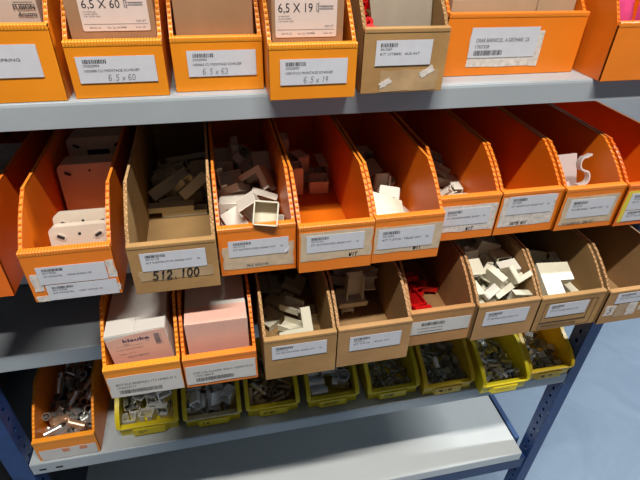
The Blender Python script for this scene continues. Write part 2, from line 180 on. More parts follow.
 'r3b7': [('wide_elbow',0.0525,0.0224,0.0262,0.746,-0.643,0.134,0.116),('long_coupler',0.0503,0.1186,0.0002,0.0,0.841,0.541,-0.0),('tee',0.0607,0.0251,0.013,0.706,0.706,-0.04,-0.04),('tee',0.0391,0.1229,0.0356,0.706,0.033,-0.706,0.033),('wide_elbow',0.0435,0.0551,0.0106,0.052,0.529,0.81,-0.247),('wide_elbow',0.0253,0.1225,0.0242,0.689,0.158,0.689,-0.158),('tee',0.0577,0.0886,0.0166,0.157,0.05,0.297,0.941),('long_coupler',0.0765,0.1383,0.036,0.702,-0.254,-0.086,-0.66),('long_coupler',0.0853,0.053,0.0132,0.707,0.008,-0.707,0.008),('wide_elbow',0.0735,0.1337,0.0224,0.651,-0.247,-0.104,-0.71),('long_coupler',0.0746,0.0368,0.0486,0.766,-0.224,-0.157,-0.582),('long_coupler',0.0516,0.0816,0.0261,0.051,-0.182,-0.918,0.348),('tee',0.0693,0.0539,0.0337,0.446,0.888,-0.068,0.084),('wide_elbow',0.0998,0.0938,0.0275,0.701,0.09,0.701,0.09),('wide_elbow',0.0139,0.0619,0.0263,0.387,-0.35,-0.25,0.816)],
 'r4b0': [('sleeve',0.0283,0.0425,0.0069,0.298,-0.699,-0.109,0.641),('sleeve',0.0621,0.0189,0.0069,0.677,0.205,-0.677,-0.205),('sleeve',0.0215,0.0583,0.0142,0.342,0.042,0.007,-0.939),('sleeve',0.0719,0.0549,0.0069,0.683,0.227,0.67,0.184),('sleeve',0.0325,0.1004,0.0069,0.645,0.375,-0.599,-0.29),('sleeve',0.0735,0.0906,0.0069,0.169,0.477,-0.522,0.687),('sleeve',0.022,0.121,0.0069,0.697,-0.707,-0.02,-0.118),('sleeve',0.0372,0.1233,0.0069,0.505,0.387,-0.592,0.495),('sleeve',0.0069,0.1542,0.0069,0.205,0.205,-0.677,0.677),('sleeve',0.0637,0.1551,0.0069,0.697,-0.515,-0.485,0.117),('sleeve',0.0181,0.1814,0.0069,0.704,-0.62,-0.34,-0.062),('sleeve',0.0608,0.182,0.0069,0.393,-0.27,0.654,0.588),('sleeve',0.0203,0.0325,0.0145,0.754,-0.35,-0.162,-0.533),('sleeve',0.0556,0.0407,0.0069,0.246,0.602,-0.37,0.663),('sleeve',0.0147,0.0706,0.0244,0.192,-0.426,-0.031,-0.884),('sleeve',0.0682,0.0693,0.0089,0.146,0.71,-0.269,-0.634),('sleeve',0.0382,0.0637,0.0069,0.464,0.433,0.559,-0.533),('sleeve',0.0625,0.0831,0.0131,0.621,-0.179,0.452,-0.615),('sleeve',0.0069,0.1218,0.0087,0.506,-0.584,-0.479,-0.416),('sleeve',0.0708,0.1331,0.0069,0.696,0.26,0.658,-0.126),('sleeve',0.0203,0.1603,0.0138,0.771,0.126,-0.422,-0.459),('sleeve',0.0472,0.1478,0.0069,0.102,0.666,-0.237,0.7),('sleeve',0.0069,0.1818,0.0165,0.819,-0.494,-0.15,-0.249),('sleeve',0.0715,0.1716,0.0137,0.172,0.557,0.701,0.41),('sleeve',0.007,0.0272,0.0165,0.454,0.819,0.307,-0.17),('sleeve',0.0749,0.0384,0.0137,0.0,-0.556,0.831,0.0),('sleeve',0.0327,0.0658,0.0195,0.662,0.64,-0.014,0.389),('sleeve',0.0475,0.0668,0.0168,0.116,-0.281,0.539,0.786),('sleeve',0.0125,0.077,0.0069,0.462,0.188,0.682,-0.535),('sleeve',0.0526,0.0891,0.0221,0.854,0.477,0.119,0.17),('sleeve',0.0069,0.1376,0.0279,0.454,0.886,-0.087,0.045),('sleeve',0.0718,0.1127,0.0069,0.097,0.706,-0.042,-0.7),('sleeve',0.0212,0.1446,0.0135,0.517,0.25,-0.391,-0.72),('sleeve',0.0708,0.1545,0.0203,0.116,0.728,0.334,0.588),('sleeve',0.0397,0.1801,0.0118,0.548,0.252,0.796,0.06),('sleeve',0.0707,0.193,0.0186,0.533,-0.211,0.807,-0.139),('sleeve',0.0409,0.0378,0.0247,0.628,0.014,0.437,0.643),('sleeve',0.0791,0.0361,0.0343,0.547,0.547,-0.449,0.449),('sleeve',0.0132,0.0871,0.0222,0.535,-0.075,-0.41,0.735),('sleeve',0.0698,0.0513,0.0202,0.74,-0.089,0.629,0.221),('sleeve',0.0069,0.1003,0.0137,0.946,0.0,-0.0,-0.324),('sleeve',0.0379,0.0916,0.0261,0.799,-0.512,0.099,-0.299),('sleeve',0.0079,0.1203,0.0324,0.101,-0.019,0.456,0.884),('sleeve',0.059,0.1245,0.0126,0.502,0.189,-0.834,-0.131),('sleeve',0.0467,0.1306,0.0214,0.452,-0.678,0.567,0.122),('sleeve',0.0707,0.1395,0.0202,0.324,0.586,0.617,0.414),('sleeve',0.0409,0.1931,0.0069,0.069,0.704,0.069,0.704),('sleeve',0.0791,0.1764,0.0268,0.605,-0.492,0.395,0.486),('sleeve',0.0342,0.0189,0.0244,0.25,0.486,0.147,0.824),('sleeve',0.0551,0.026,0.0206,0.188,0.222,0.671,-0.681),('sleeve',0.0069,0.0533,0.0359,0.826,0.311,-0.166,0.441),('sleeve',0.0497,0.0589,0.0313,0.716,0.484,0.501,-0.052),('sleeve',0.0326,0.0848,0.0069,0.688,0.026,-0.707,0.164),('sleeve',0.0791,0.0992,0.0268,0.104,0.252,-0.89,0.366),('sleeve',0.0343,0.1487,0.0208,0.683,0.648,-0.235,0.243),('sleeve',0.0669,0.1069,0.0199,0.645,0.196,-0.712,0.194),('sleeve',0.0478,0.1495,0.024,0.539,0.211,-0.366,0.729),('sleeve',0.0532,0.1677,0.0263,0.67,0.094,0.376,-0.633),('sleeve',0.0278,0.1931,0.0246,0.375,-0.534,0.285,-0.702),('sleeve',0.0655,0.1738,0.033,0.141,0.314,-0.757,-0.555),('sleeve',0.0177,0.0255,0.0297,0.649,0.021,0.688,0.324),('sleeve',0.057,0.0275,0.0345,0.045,0.779,-0.164,0.604),('sleeve',0.0247,0.044,0.0323,0.111,0.585,0.616,0.516),('sleeve',0.0654,0.0628,0.0288,0.049,0.445,-0.785,-0.428),('sleeve',0.0366,0.1059,0.0197,0.089,-0.714,-0.23,-0.655),('sleeve',0.0726,0.0914,0.0376,0.167,-0.363,-0.219,-0.89),('sleeve',0.0247,0.1235,0.0207,0.042,0.228,-0.669,-0.706),('sleeve',0.0605,0.121,0.0285,0.34,-0.471,-0.158,-0.798),('sleeve',0.0238,0.1657,0.0279,0.276,0.016,-0.455,0.847),('sleeve',0.0397,0.1721,0.0303,0.452,-0.489,-0.613,-0.425)],
 'r4b1': [('squareclip',0.0201,0.0388,0.0117,0.497,-0.497,-0.503,0.503),('squareclip',0.0733,0.0317,0.0092,0.725,-0.0,0.0,-0.689),('squareclip',0.0335,0.0991,0.0092,0.0,-0.064,0.998,0.0),('squareclip',0.0704,0.0867,0.0092,0.148,0.0,0.0,0.989),('squareclip',0.0136,0.0429,0.0326,0.0,0.996,0.091,0.0),('squareclip',0.0724,0.0237,0.0301,0.705,-0.055,-0.705,-0.055),('squareclip',0.0401,0.0899,0.0301,0.057,-0.705,-0.057,-0.705),('squareclip',0.079,0.0988,0.0299,0.442,0.419,0.591,0.529),('squareclip',0.0117,0.0177,0.0117,0.707,0.707,-0.0,-0.0),('squareclip',0.0776,0.0348,0.051,0.901,0.0,0.0,-0.434),('squareclip',0.0113,0.0856,0.0117,0.486,-0.486,-0.514,0.514),('squareclip',0.0741,0.1009,0.0534,0.583,-0.647,0.34,-0.354),('squareclip',0.034,0.0505,0.0486,0.41,-0.035,0.908,-0.071),('squareclip',0.0755,0.0296,0.0694,0.0,-0.981,-0.192,-0.0),('squareclip',0.0178,0.0801,0.0351,0.455,0.455,0.542,0.542),('squareclip',0.0794,0.1042,0.0764,0.654,0.607,0.342,0.296),('squareclip',0.0163,0.0613,0.0117,0.068,-0.068,0.704,-0.704),('squareclip',0.0672,0.0226,0.0903,0.61,0.61,0.358,0.358),('squareclip',0.0159,0.1061,0.0309,0.72,-0.072,-0.076,-0.686),('squareclip',0.0765,0.1064,0.0973,0.056,-0.016,-0.044,-0.997),('squareclip',0.0258,0.0721,0.0585,0.544,0.452,0.544,-0.452),('squareclip',0.0737,0.0198,0.1137,0.447,-0.548,0.447,0.548),('squareclip',0.0148,0.1067,0.0496,0.703,-0.07,-0.078,-0.704),('squareclip',0.0774,0.107,0.1182,0.043,0.715,0.021,0.697),('squareclip',0.0417,0.0208,0.0117,0.704,-0.704,0.067,-0.067),('squareclip',0.0795,0.0561,0.0117,0.405,-0.58,0.405,0.58),('squareclip',0.0159,0.1045,0.0689,0.989,-0.103,-0.017,-0.109),('squareclip',0.0535,0.0651,0.0117,0.462,-0.536,-0.462,-0.536),('squareclip',0.0503,0.042,0.0117,0.541,0.541,0.456,0.456),('squareclip',0.0531,0.045,0.0351,0.706,-0.046,-0.706,-0.046)],
 'r4b2': [('flatclip',0.0262,0.0364,0.0037,0.925,-0.0,0.0,-0.381),('flatclip',0.0783,0.0284,0.0072,0.34,-0.62,0.34,0.62),('flatclip',0.0246,0.1097,0.0072,0.698,0.113,0.698,-0.113),('flatclip',0.0629,0.0939,0.0037,0.0,0.196,-0.981,-0.0),('flatclip',0.0318,0.0494,0.0085,0.064,0.808,0.513,-0.281),('flatclip',0.0696,0.0402,0.0082,0.565,-0.565,-0.426,0.426),('squareclip',0.0115,0.088,0.0171,0.394,0.603,0.274,0.638),('flatclip',0.077,0.0997,0.0037,0.252,-0.0,-0.0,-0.968),('flatclip',0.0283,0.0165,0.0037,1.0,-0.0,-0.0,0.024),('flatclip',0.0758,0.0268,0.0226,0.638,0.638,-0.306,-0.306),('squareclip',0.0131,0.0698,0.0338,0.683,0.183,0.061,-0.705),('flatclip',0.0828,0.0894,0.011,1.0,0.009,0.005,0.0),('squareclip',0.0146,0.022,0.0154,0.153,-0.703,0.686,-0.106),('squareclip',0.0759,0.0228,0.0425,0.676,0.208,0.676,-0.208),('flatclip',0.0061,0.043,0.0072,0.025,0.707,0.025,-0.707),('squareclip',0.0562,0.0677,0.0117,0.568,-0.421,0.568,0.421),('flatclip',0.0089,0.0298,0.0277,0.69,0.154,-0.103,-0.7),('squareclip',0.0627,0.0488,0.0355,0.548,0.04,-0.556,0.624),('squareclip',0.0137,0.0483,0.0528,0.672,-0.219,0.48,-0.519),('squareclip',0.0306,0.0695,0.0117,0.365,-0.606,-0.365,-0.606),('flatclip',0.0058,0.0306,0.0384,0.816,0.03,0.577,0.022),('squareclip',0.0301,0.0496,0.0315,0.733,-0.472,-0.478,0.107),('squareclip',0.034,0.1052,0.0351,0.673,0.218,0.673,-0.218),('flatclip',0.0089,0.0559,0.0082,0.707,0.707,-0.003,-0.003),('squareclip',0.0204,0.0199,0.0426,0.468,-0.005,-0.884,-0.009),('squareclip',0.041,0.0731,0.0351,0.319,0.631,0.319,-0.631),('flatclip',0.0498,0.11,0.0072,0.7,0.097,-0.7,0.097),('squareclip',0.0517,0.0464,0.0147,0.371,-0.1,-0.922,-0.04),('flatclip',0.0688,0.0159,0.0082,0.538,-0.538,0.459,-0.459),('squareclip',0.0718,0.0762,0.0413,0.254,0.68,-0.313,0.612),('squareclip',0.0775,0.1097,0.0496,0.498,0.507,-0.472,0.521),('flatclip',0.0811,0.0532,0.0037,0.0,-0.743,-0.67,0.0),('squareclip',0.0498,0.0259,0.0371,0.1,-0.294,0.478,-0.822),('squareclip',0.0743,0.102,0.0265,0.105,-0.102,-0.685,0.714),('squareclip',0.0551,0.0932,0.0509,0.183,-0.488,-0.853,-0.025),('flatclip',0.0653,0.1128,0.0072,0.535,-0.462,-0.535,-0.462),('flatclip',0.0044,0.0679,0.0072,0.015,0.707,-0.015,0.707),('flatclip',0.0798,0.1163,0.0196,0.395,0.395,0.587,-0.587),('flatclip',0.0852,0.0705,0.0107,0.629,0.361,-0.608,-0.322),('squareclip',0.062,0.0856,0.0193,0.556,0.464,-0.576,0.379),('flatclip',0.0037,0.0152,0.0307,0.5,-0.5,-0.5,0.5),('squareclip',0.0445,0.0204,0.0132,0.976,-0.005,0.217,0.024),('squareclip',0.0099,0.1083,0.037,0.0,0.684,-0.0,-0.73),('squareclip',0.0368,0.0917,0.0117,0.425,-0.426,0.565,-0.565)],
 'r4b3': [('longsleeve',0.0257,0.0282,0.0051,0.507,0.692,-0.147,0.493),('longsleeve',0.0705,0.0366,0.0051,0.56,-0.465,0.533,-0.432),('longsleeve',0.0203,0.0601,0.0051,0.542,0.62,0.34,0.454),('longsleeve',0.0678,0.0657,0.0051,0.705,-0.084,-0.702,0.055),('longsleeve',0.0154,0.0939,0.0176,0.862,0.042,0.025,-0.505),('longsleeve',0.0654,0.0987,0.0051,0.178,-0.528,0.47,-0.684),('longsleeve',0.0166,0.038,0.0153,0.45,-0.529,0.029,-0.719),('longsleeve',0.0724,0.0231,0.0099,0.796,-0.464,0.371,-0.115),('longsleeve',0.0456,0.0706,0.0097,0.782,0.6,-0.009,-0.167),('longsleeve',0.0542,0.0505,0.0051,0.677,-0.207,0.676,-0.204),('longsleeve',0.0051,0.1028,0.0051,0.333,-0.333,0.624,0.624),('longsleeve',0.0536,0.0855,0.0155,0.363,0.228,0.889,0.158),('longsleeve',0.0177,0.0176,0.0103,0.408,-0.399,0.426,-0.702),('longsleeve',0.053,0.0257,0.0118,0.175,0.814,-0.215,-0.51),('longsleeve',0.039,0.088,0.0118,0.119,-0.301,0.786,0.526),('longsleeve',0.0703,0.0581,0.0121,0.355,0.659,0.311,0.586),('longsleeve',0.0173,0.084,0.0051,0.148,-0.507,-0.493,0.691),('longsleeve',0.0704,0.1076,0.0052,0.551,0.144,-0.692,-0.444),('longsleeve',0.0051,0.0259,0.0187,0.284,0.376,0.704,-0.532),('longsleeve',0.0552,0.0144,0.0134,0.488,0.193,-0.843,-0.115),('longsleeve',0.0206,0.0746,0.0104,0.495,0.031,0.813,0.305),('longsleeve',0.0707,0.077,0.0051,0.44,-0.54,-0.457,0.553),('longsleeve',0.0246,0.1081,0.0138,0.776,0.36,-0.3,-0.422),('longsleeve',0.0602,0.1074,0.0143,0.675,0.144,0.695,-0.198),('longsleeve',0.0206,0.0249,0.0185,0.111,-0.642,-0.513,-0.558),('longsleeve',0.0398,0.0342,0.0164,0.637,0.601,0.326,-0.355),('longsleeve',0.0179,0.0508,0.0087,0.625,-0.188,-0.757,-0.023),('longsleeve',0.0707,0.0713,0.0137,0.391,0.595,0.397,0.579),('longsleeve',0.0289,0.0749,0.0193,0.245,0.484,-0.451,0.709),('longsleeve',0.0422,0.1044,0.0149,0.081,-0.491,0.665,-0.557),('longsleeve',0.0465,0.0418,0.024,0.44,-0.466,0.715,0.279),('longsleeve',0.05,0.0328,0.0189,0.689,0.331,0.283,-0.579),('longsleeve',0.0242,0.065,0.0135,0.365,-0.313,-0.368,0.796),('longsleeve',0.071,0.0504,0.0189,0.643,0.126,-0.537,-0.532),('longsleeve',0.0051,0.0917,0.0153,0.704,-0.704,0.069,0.069),('longsleeve',0.0668,0.0915,0.0169,0.18,-0.591,0.245,0.747),('longsleeve',0.0224,0.0345,0.0272,0.749,-0.41,-0.513,-0.083),('longsleeve',0.0709,0.0362,0.0196,0.138,0.539,-0.647,-0.521),('longsleeve',0.033,0.0389,0.0318,0.294,-0.612,-0.593,-0.433),('longsleeve',0.0505,0.0685,0.0243,0.627,-0.377,0.604,0.316),('longsleeve',0.0173,0.1149,0.0233,0.493,0.09,-0.864,-0.052),('longsleeve',0.0828,0.1022,0.0162,0.287,0.189,-0.516,0.785)],
 'r4b4': [('bigsleeve',0.0206,0.0424,0.0115,0.624,0.333,-0.624,-0.333),('bigsleeve',0.0676,0.0339,0.0117,0.631,-0.162,0.688,-0.319),('bigsleeve',0.0192,0.0969,0.0115,0.53,0.095,-0.701,0.468),('bigsleeve',0.0785,0.0926,0.0115,0.547,0.547,0.449,-0.449),('bigsleeve',0.018,0.0657,0.0115,0.703,-0.061,-0.704,0.078),('bigsleeve',0.0698,0.0234,0.0377,0.471,0.094,0.105,-0.871),('bigsleeve',0.0513,0.0786,0.0115,0.037,0.174,0.685,0.706),('bigsleeve',0.0488,0.1085,0.0162,0.282,0.0,-0.0,0.959),('bigsleeve',0.076,0.0558,0.0162,1.0,0.0,0.0,0.014),('bigsleeve',0.0785,0.0597,0.0486,0.996,0.0,0.0,-0.084),('bigsleeve',0.0363,0.0828,0.0283,0.8,0.082,0.395,-0.445),('bigsleeve',0.0778,0.0843,0.0392,0.0,-0.984,0.181,-0.0),('bigsleeve',0.0226,0.0195,0.0115,0.704,-0.069,-0.704,0.069),('bigsleeve',0.0475,0.0532,0.0301,0.624,0.227,0.728,0.17),('bigsleeve',0.0117,0.1015,0.0329,0.552,0.429,-0.438,0.564)],
 'r4b5': [('smallsleeve',0.0096,0.0133,0.0037,0.161,-0.707,-0.024,-0.689),('smallsleeve',0.022,0.0162,0.0067,0.792,0.0,-0.0,0.61),('smallsleeve',0.0302,0.0153,0.0037,0.129,0.279,-0.65,0.695),('smallsleeve',0.0538,0.0223,0.0037,0.093,0.531,-0.467,0.701),('smallsleeve',0.0701,0.0155,0.0037,0.492,-0.696,-0.126,-0.508),('smallsleeve',0.0835,0.0117,0.0037,0.624,0.333,-0.624,-0.333),('smallsleeve',0.0128,0.0359,0.0037,0.701,0.229,0.669,-0.095),('smallsleeve',0.0287,0.0373,0.0067,0.0,-0.888,-0.46,-0.0),('smallsleeve',0.0346,0.0303,0.0037,0.575,-0.661,-0.25,-0.411),('smallsleeve',0.0566,0.0315,0.0037,0.694,0.497,0.503,-0.133),('smallsleeve',0.0696,0.0307,0.0037,0.014,0.596,-0.381,-0.707),('smallsleeve',0.0859,0.0407,0.0037,0.706,-0.563,0.428,-0.043),('smallsleeve',0.0084,0.0542,0.0037,0.635,-0.356,-0.611,0.31),('smallsleeve',0.0194,0.0533,0.0037,0.28,-0.128,0.695,0.649),('smallsleeve',0.0384,0.0518,0.0037,0.62,-0.704,0.061,0.341),('smallsleeve',0.0481,0.053,0.0037,0.441,0.456,-0.54,0.553),('smallsleeve',0.0683,0.051,0.0037,0.532,0.612,0.354,0.466),('smallsleeve',0.0816,0.0527,0.0037,0.693,-0.652,0.274,-0.142),('smallsleeve',0.0094,0.0727,0.0037,0.608,-0.472,0.526,0.361),('smallsleeve',0.0227,0.0757,0.0037,0.673,0.192,0.68,0.218),('smallsleeve',0.0368,0.0704,0.0037,0.7,0.041,0.706,0.097),('smallsleeve',0.053,0.0706,0.0037,0.705,-0.436,0.557,0.052),('smallsleeve',0.0683,0.0658,0.0037,0.584,0.707,0.007,0.399),('smallsleeve',0.0733,0.0726,0.0037,0.661,-0.697,-0.118,0.252),('smallsleeve',0.0073,0.0858,0.0067,0.887,0.0,-0.0,0.462),('smallsleeve',0.0214,0.0832,0.0037,0.084,-0.705,0.054,-0.702),('smallsleeve',0.0377,0.0886,0.0037,0.672,-0.347,-0.616,-0.221),('smallsleeve',0.0516,0.0884,0.0037,0.654,0.589,0.392,0.269),('smallsleeve',0.0683,0.0833,0.0037,0.513,0.409,0.577,0.486),('smallsleeve',0.0858,0.0894,0.0037,0.401,0.507,-0.493,-0.582),('smallsleeve',0.0091,0.1048,0.0067,0.473,-0.0,0.0,-0.881),('smallsleeve',0.0186,0.0987,0.0037,0.558,0.463,0.534,0.434),('smallsleeve',0.034,0.1026,0.0037,0.557,0.536,0.462,-0.435),('smallsleeve',0.0537,0.1044,0.0067,0.0,0.974,-0.228,-0.0),('smallsleeve',0.069,0.1024,0.0037,0.422,-0.639,0.303,0.567),('smallsleeve',0.0891,0.1021,0.0037,0.201,0.209,-0.675,0.678),('smallsleeve',0.0068,0.0191,0.008,0.378,0.456,0.206,-0.779),('smallsleeve',0.0236,0.0238,0.0076,0.905,-0.078,0.287,-0.306),('smallsleeve',0.0379,0.0153,0.0037,0.383,0.508,-0.492,0.594),('smallsleeve',0.0504,0.0117,0.0067,0.0,0.098,-0.995,0.0),('smallsleeve',0.0648,0.0208,0.0061,0.47,-0.823,-0.151,-0.28),('smallsleeve',0.0893,0.0244,0.0037,0.069,0.069,-0.704,0.704),('smallsleeve',0.0037,0.0316,0.0068,0.457,0.884,-0.087,0.045),('smallsleeve',0.0166,0.0423,0.0037,0.095,-0.669,0.229,0.701),('smallsleeve',0.0453,0.0287,0.0037,0.683,0.312,-0.635,0.182),('smallsleeve',0.0434,0.0386,0.0062,0.613,0.285,-0.45,0.583),('smallsleeve',0.0638,0.0406,0.0037,0.342,0.674,0.215,-0.619),('smallsleeve',0.0789,0.026,0.0037,0.381,-0.014,0.707,0.596),('smallsleeve',0.004,0.0466,0.0071,0.367,0.792,-0.433,0.227),('smallsleeve',0.0272,0.0459,0.0091,0.439,-0.018,-0.887,-0.145),('smallsleeve',0.0306,0.0511,0.0037,0.197,-0.455,0.541,0.679),('smallsleeve',0.0557,0.0445,0.0037,0.561,-0.046,0.706,0.431),('smallsleeve',0.0764,0.0587,0.0067,0.563,-0.0,0.0,-0.827),('smallsleeve',0.086,0.0457,0.011,0.618,-0.091,0.394,-0.674),('smallsleeve',0.0089,0.0616,0.0037,0.611,0.31,-0.635,-0.356),('smallsleeve',0.0243,0.0661,0.0067,0.951,-0.0,-0.0,0.31),('smallsleeve',0.0352,0.0628,0.0037,0.7,-0.041,-0.706,0.097),('smallsleeve',0.061,0.0633,0.0037,0.692,-0.65,-0.277,0.145),('smallsleeve',0.0632,0.075,0.0067,0.0,0.984,0.179,-0.0),('smallsleeve',0.0832,0.0669,0.0037,0.706,-0.56,0.432,-0.047),('smallsleeve',0.0074,0.0855,0.0171,0.478,0.368,-0.604,-0.521),('smallsleeve',0.0178,0.091,0.0037,0.078,-0.705,-0.06,0.703),('smallsleeve',0.0328,0.0809,0.0059,0.331,-0.106,-0.551,-0.759),('smallsleeve',0.0468,0.0782,0.0061,0.477,-0.74,0.402,0.25),('smallsleeve',0.0666,0.0907,0.0037,0.254,0.69,-0.156,-0.66),('smallsleeve',0.083,0.0789,0.0037,0.552,0.456,-0.541,-0.441),('smallsleeve',0.01,0.1022,0.0171,0.679,-0.628,-0.325,0.196),('smallsleeve',0.0224,0.1062,0.0037,0.544,-0.446,0.549,-0.452),('smallsleeve',0.0429,0.1006,0.0037,0.579,0.659,0.256,-0.406),('smallsleeve',0.0511,0.0972,0.0068,0.226,0.883,0.071,0.405),('smallsleeve',0.0613,0.0999,0.0067,0.0,-0.393,0.919,0.0),('smallsleeve',0.0811,0.1013,0.0037,0.609,0.637,-0.307,0.359),('smallsleeve',0.0155,0.0272,0.0075,0.74,0.173,0.271,0.591),('smallsleeve',0.0346,0.0166,0.0106,0.547,0.541,0.487,-0.413),('smallsleeve',0.0479,0.0189,0.0076,0.377,-0.188,-0.89,0.176)],
 'r4b6': [('recttube',0.009,0.0177,0.0032,0.0,0.832,0.556,0.0),('recttube',0.0258,0.0194,0.0032,0.0,-0.707,0.707,-0.0),('recttube',0.0504,0.02,0.0032,0.0,-0.47,-0.883,-0.0),('recttube',0.0678,0.0215,0.0032,0.0,-0.478,-0.878,0.0),('recttube',0.0871,0.0121,0.0052,0.529,0.469,-0.529,0.469),('recttube',0.008,0.0381,0.0032,0.0,0.728,-0.686,0.0),('recttube',0.0284,0.041,0.0052,0.228,-0.669,0.228,0.669),('recttube',0.0496,0.0376,0.0032,0.011,-0.0,0.0,-1.0),('recttube',0.0707,0.0473,0.0032,0.79,-0.0,-0.0,-0.613),('recttube',0.0866,0.046,0.0032,0.987,-0.0,0.0,0.161),('recttube',0.0108,0.0608,0.0052,0.621,0.338,0.621,-0.338),('recttube',0.0265,0.0645,0.0032,0.86,0.0,-0.0,-0.51),('recttube',0.0497,0.0598,0.0032,0.0,-0.393,-0.92,0.0),('recttube',0.0695,0.0648,0.0032,0.849,0.0,0.0,-0.528),('recttube',0.0881,0.0695,0.0052,0.066,0.704,0.066,-0.704),('recttube',0.0054,0.0859,0.0032,0.0,0.014,-1.0,0.0),('recttube',0.0217,0.0766,0.0032,0.0,0.969,0.248,0.0),('recttube',0.0477,0.0882,0.0052,0.621,0.339,-0.621,0.339),('recttube',0.0695,0.0887,0.0032,0.0,-0.913,0.408,0.0),('recttube',0.0903,0.085,0.0077,0.12,0.12,0.697,0.697),('recttube',0.0084,0.1108,0.0032,0.253,-0.0,-0.0,-0.968),('recttube',0.0293,0.113,0.0052,0.63,0.322,0.63,-0.322),('recttube',0.0509,0.109,0.0032,0.0,-0.817,0.576,0.0),('recttube',0.0701,0.1083,0.0032,0.735,-0.0,0.0,0.678),('recttube',0.0888,0.1102,0.0032,0.871,0.0,0.0,0.491),('recttube',0.011,0.0261,0.0103,0.581,0.216,0.444,-0.648),('recttube',0.0245,0.0123,0.0139,0.0,-0.0,-0.653,-0.758),('recttube',0.0548,0.0192,0.0096,0.364,0.0,0.0,-0.931),('recttube',0.0716,0.0165,0.0117,0.641,0.479,-0.591,0.102),('recttube',0.0892,0.0204,0.006,0.629,-0.357,0.397,0.565),('recttube',0.0131,0.0375,0.0096,0.602,-0.0,0.0,0.798),('recttube',0.0315,0.0297,0.008,0.227,0.178,0.684,0.67),('recttube',0.0586,0.036,0.0061,0.86,-0.009,0.511,0.005),('recttube',0.0717,0.0381,0.0075,0.046,0.085,-0.276,0.956),('recttube',0.0891,0.0465,0.0096,0.0,0.994,0.109,0.0),('recttube',0.0158,0.0551,0.0077,0.114,0.114,-0.698,-0.698),('recttube',0.0322,0.0564,0.0059,0.785,0.209,0.352,-0.465),('recttube',0.0423,0.0665,0.0069,0.11,-0.356,0.886,-0.275),('recttube',0.0719,0.0669,0.0096,0.0,-0.997,0.081,0.0),('recttube',0.0891,0.0628,0.0156,0.678,-0.2,0.678,0.2),('recttube',0.0126,0.0873,0.0088,0.23,0.35,0.1,0.903),('recttube',0.0312,0.0868,0.0065,0.191,0.663,-0.722,-0.047),('recttube',0.0554,0.0798,0.0092,0.447,-0.054,0.705,-0.548),('recttube',0.0696,0.0889,0.0141,0.016,0.016,-0.707,-0.707),('recttube',0.0902,0.0857,0.0206,0.488,-0.512,-0.488,-0.512),('recttube',0.008,0.1143,0.0096,0.0,0.73,-0.683,0.0),('recttube',0.0366,0.106,0.0077,0.359,0.359,-0.609,-0.609),('recttube',0.061,0.1115,0.0109,0.074,0.828,0.033,0.555),('recttube',0.0736,0.1107,0.0096,0.0,-0.946,0.324,-0.0),('recttube',0.0898,0.1108,0.0096,0.0,0.968,0.25,0.0),('recttube',0.0104,0.0381,0.016,0.731,-0.0,0.0,0.683),('recttube',0.0228,0.0246,0.0141,0.405,-0.413,0.572,-0.582),('recttube',0.0568,0.0134,0.0205,0.679,-0.679,0.198,-0.198),('recttube',0.0795,0.0132,0.0174,0.217,-0.677,-0.673,0.206),('recttube',0.0911,0.0269,0.0082,0.868,-0.493,0.026,-0.046),('recttube',0.0098,0.047,0.0052,0.519,0.48,0.519,-0.48),('recttube',0.0383,0.0399,0.009,0.298,0.106,-0.903,-0.291),('recttube',0.0652,0.0342,0.0129,0.022,0.396,0.147,-0.906),('recttube',0.0785,0.0304,0.0091,0.666,-0.073,0.421,-0.612),('recttube',0.0888,0.0474,0.016,0.0,-0.865,0.501,-0.0),('recttube',0.0073,0.0703,0.0085,0.038,-0.211,0.299,0.93),('recttube',0.0264,0.0719,0.0096,0.278,-0.0,-0.0,-0.961),('recttube',0.0447,0.0762,0.0052,0.657,0.263,-0.657,0.263),('recttube',0.0717,0.0635,0.016,0.489,-0.0,0.0,-0.872),('recttube',0.0794,0.08,0.0094,0.282,-0.056,-0.485,-0.826),('recttube',0.0188,0.0902,0.0117,0.033,0.93,-0.06,-0.362),('recttube',0.0324,0.0985,0.0052,0.617,0.345,-0.617,0.345),('recttube',0.0603,0.0998,0.0077,0.706,-0.706,0.036,-0.036),('recttube',0.0703,0.0863,0.025,0.0,0.284,-0.959,-0.0),('recttube',0.0889,0.0859,0.029,0.0,-0.565,0.825,0.0),('recttube',0.0165,0.1022,0.0079,0.892,0.427,0.064,0.133),('recttube',0.046,0.0973,0.0077,0.217,-0.217,-0.673,0.673),('recttube',0.0473,0.1108,0.0096,0.0,0.184,-0.983,-0.0),('recttube',0.0803,0.0977,0.0096,0.0,0.401,0.916,0.0),('recttube',0.0843,0.0986,0.0032,0.0,0.376,-0.926,0.0),('recttube',0.0079,0.0117,0.0115,0.461,0.515,-0.536,0.484),('recttube',0.0393,0.0246,0.0089,0.008,-0.64,0.425,0.639),('recttube',0.041,0.013,0.0096,0.129,0.411,-0.695,0.575),('recttube',0.0899,0.0133,0.018,0.677,-0.205,0.219,-0.672),('recttube',0.0887,0.0319,0.0129,0.186,0.375,0.784,-0.458),('recttube',0.0224,0.0483,0.0077,0.597,0.597,-0.379,-0.379),('recttube',0.0365,0.0518,0.0118,0.748,-0.346,-0.229,-0.517),('recttube',0.0572,0.0537,0.006,0.39,-0.356,-0.833,-0.166),('recttube',0.0731,0.0519,0.0105,0.8,-0.199,0.075,0.561),('recttube',0.0844,0.0484,0.0224,0.0,0.992,-0.128,0.0)],
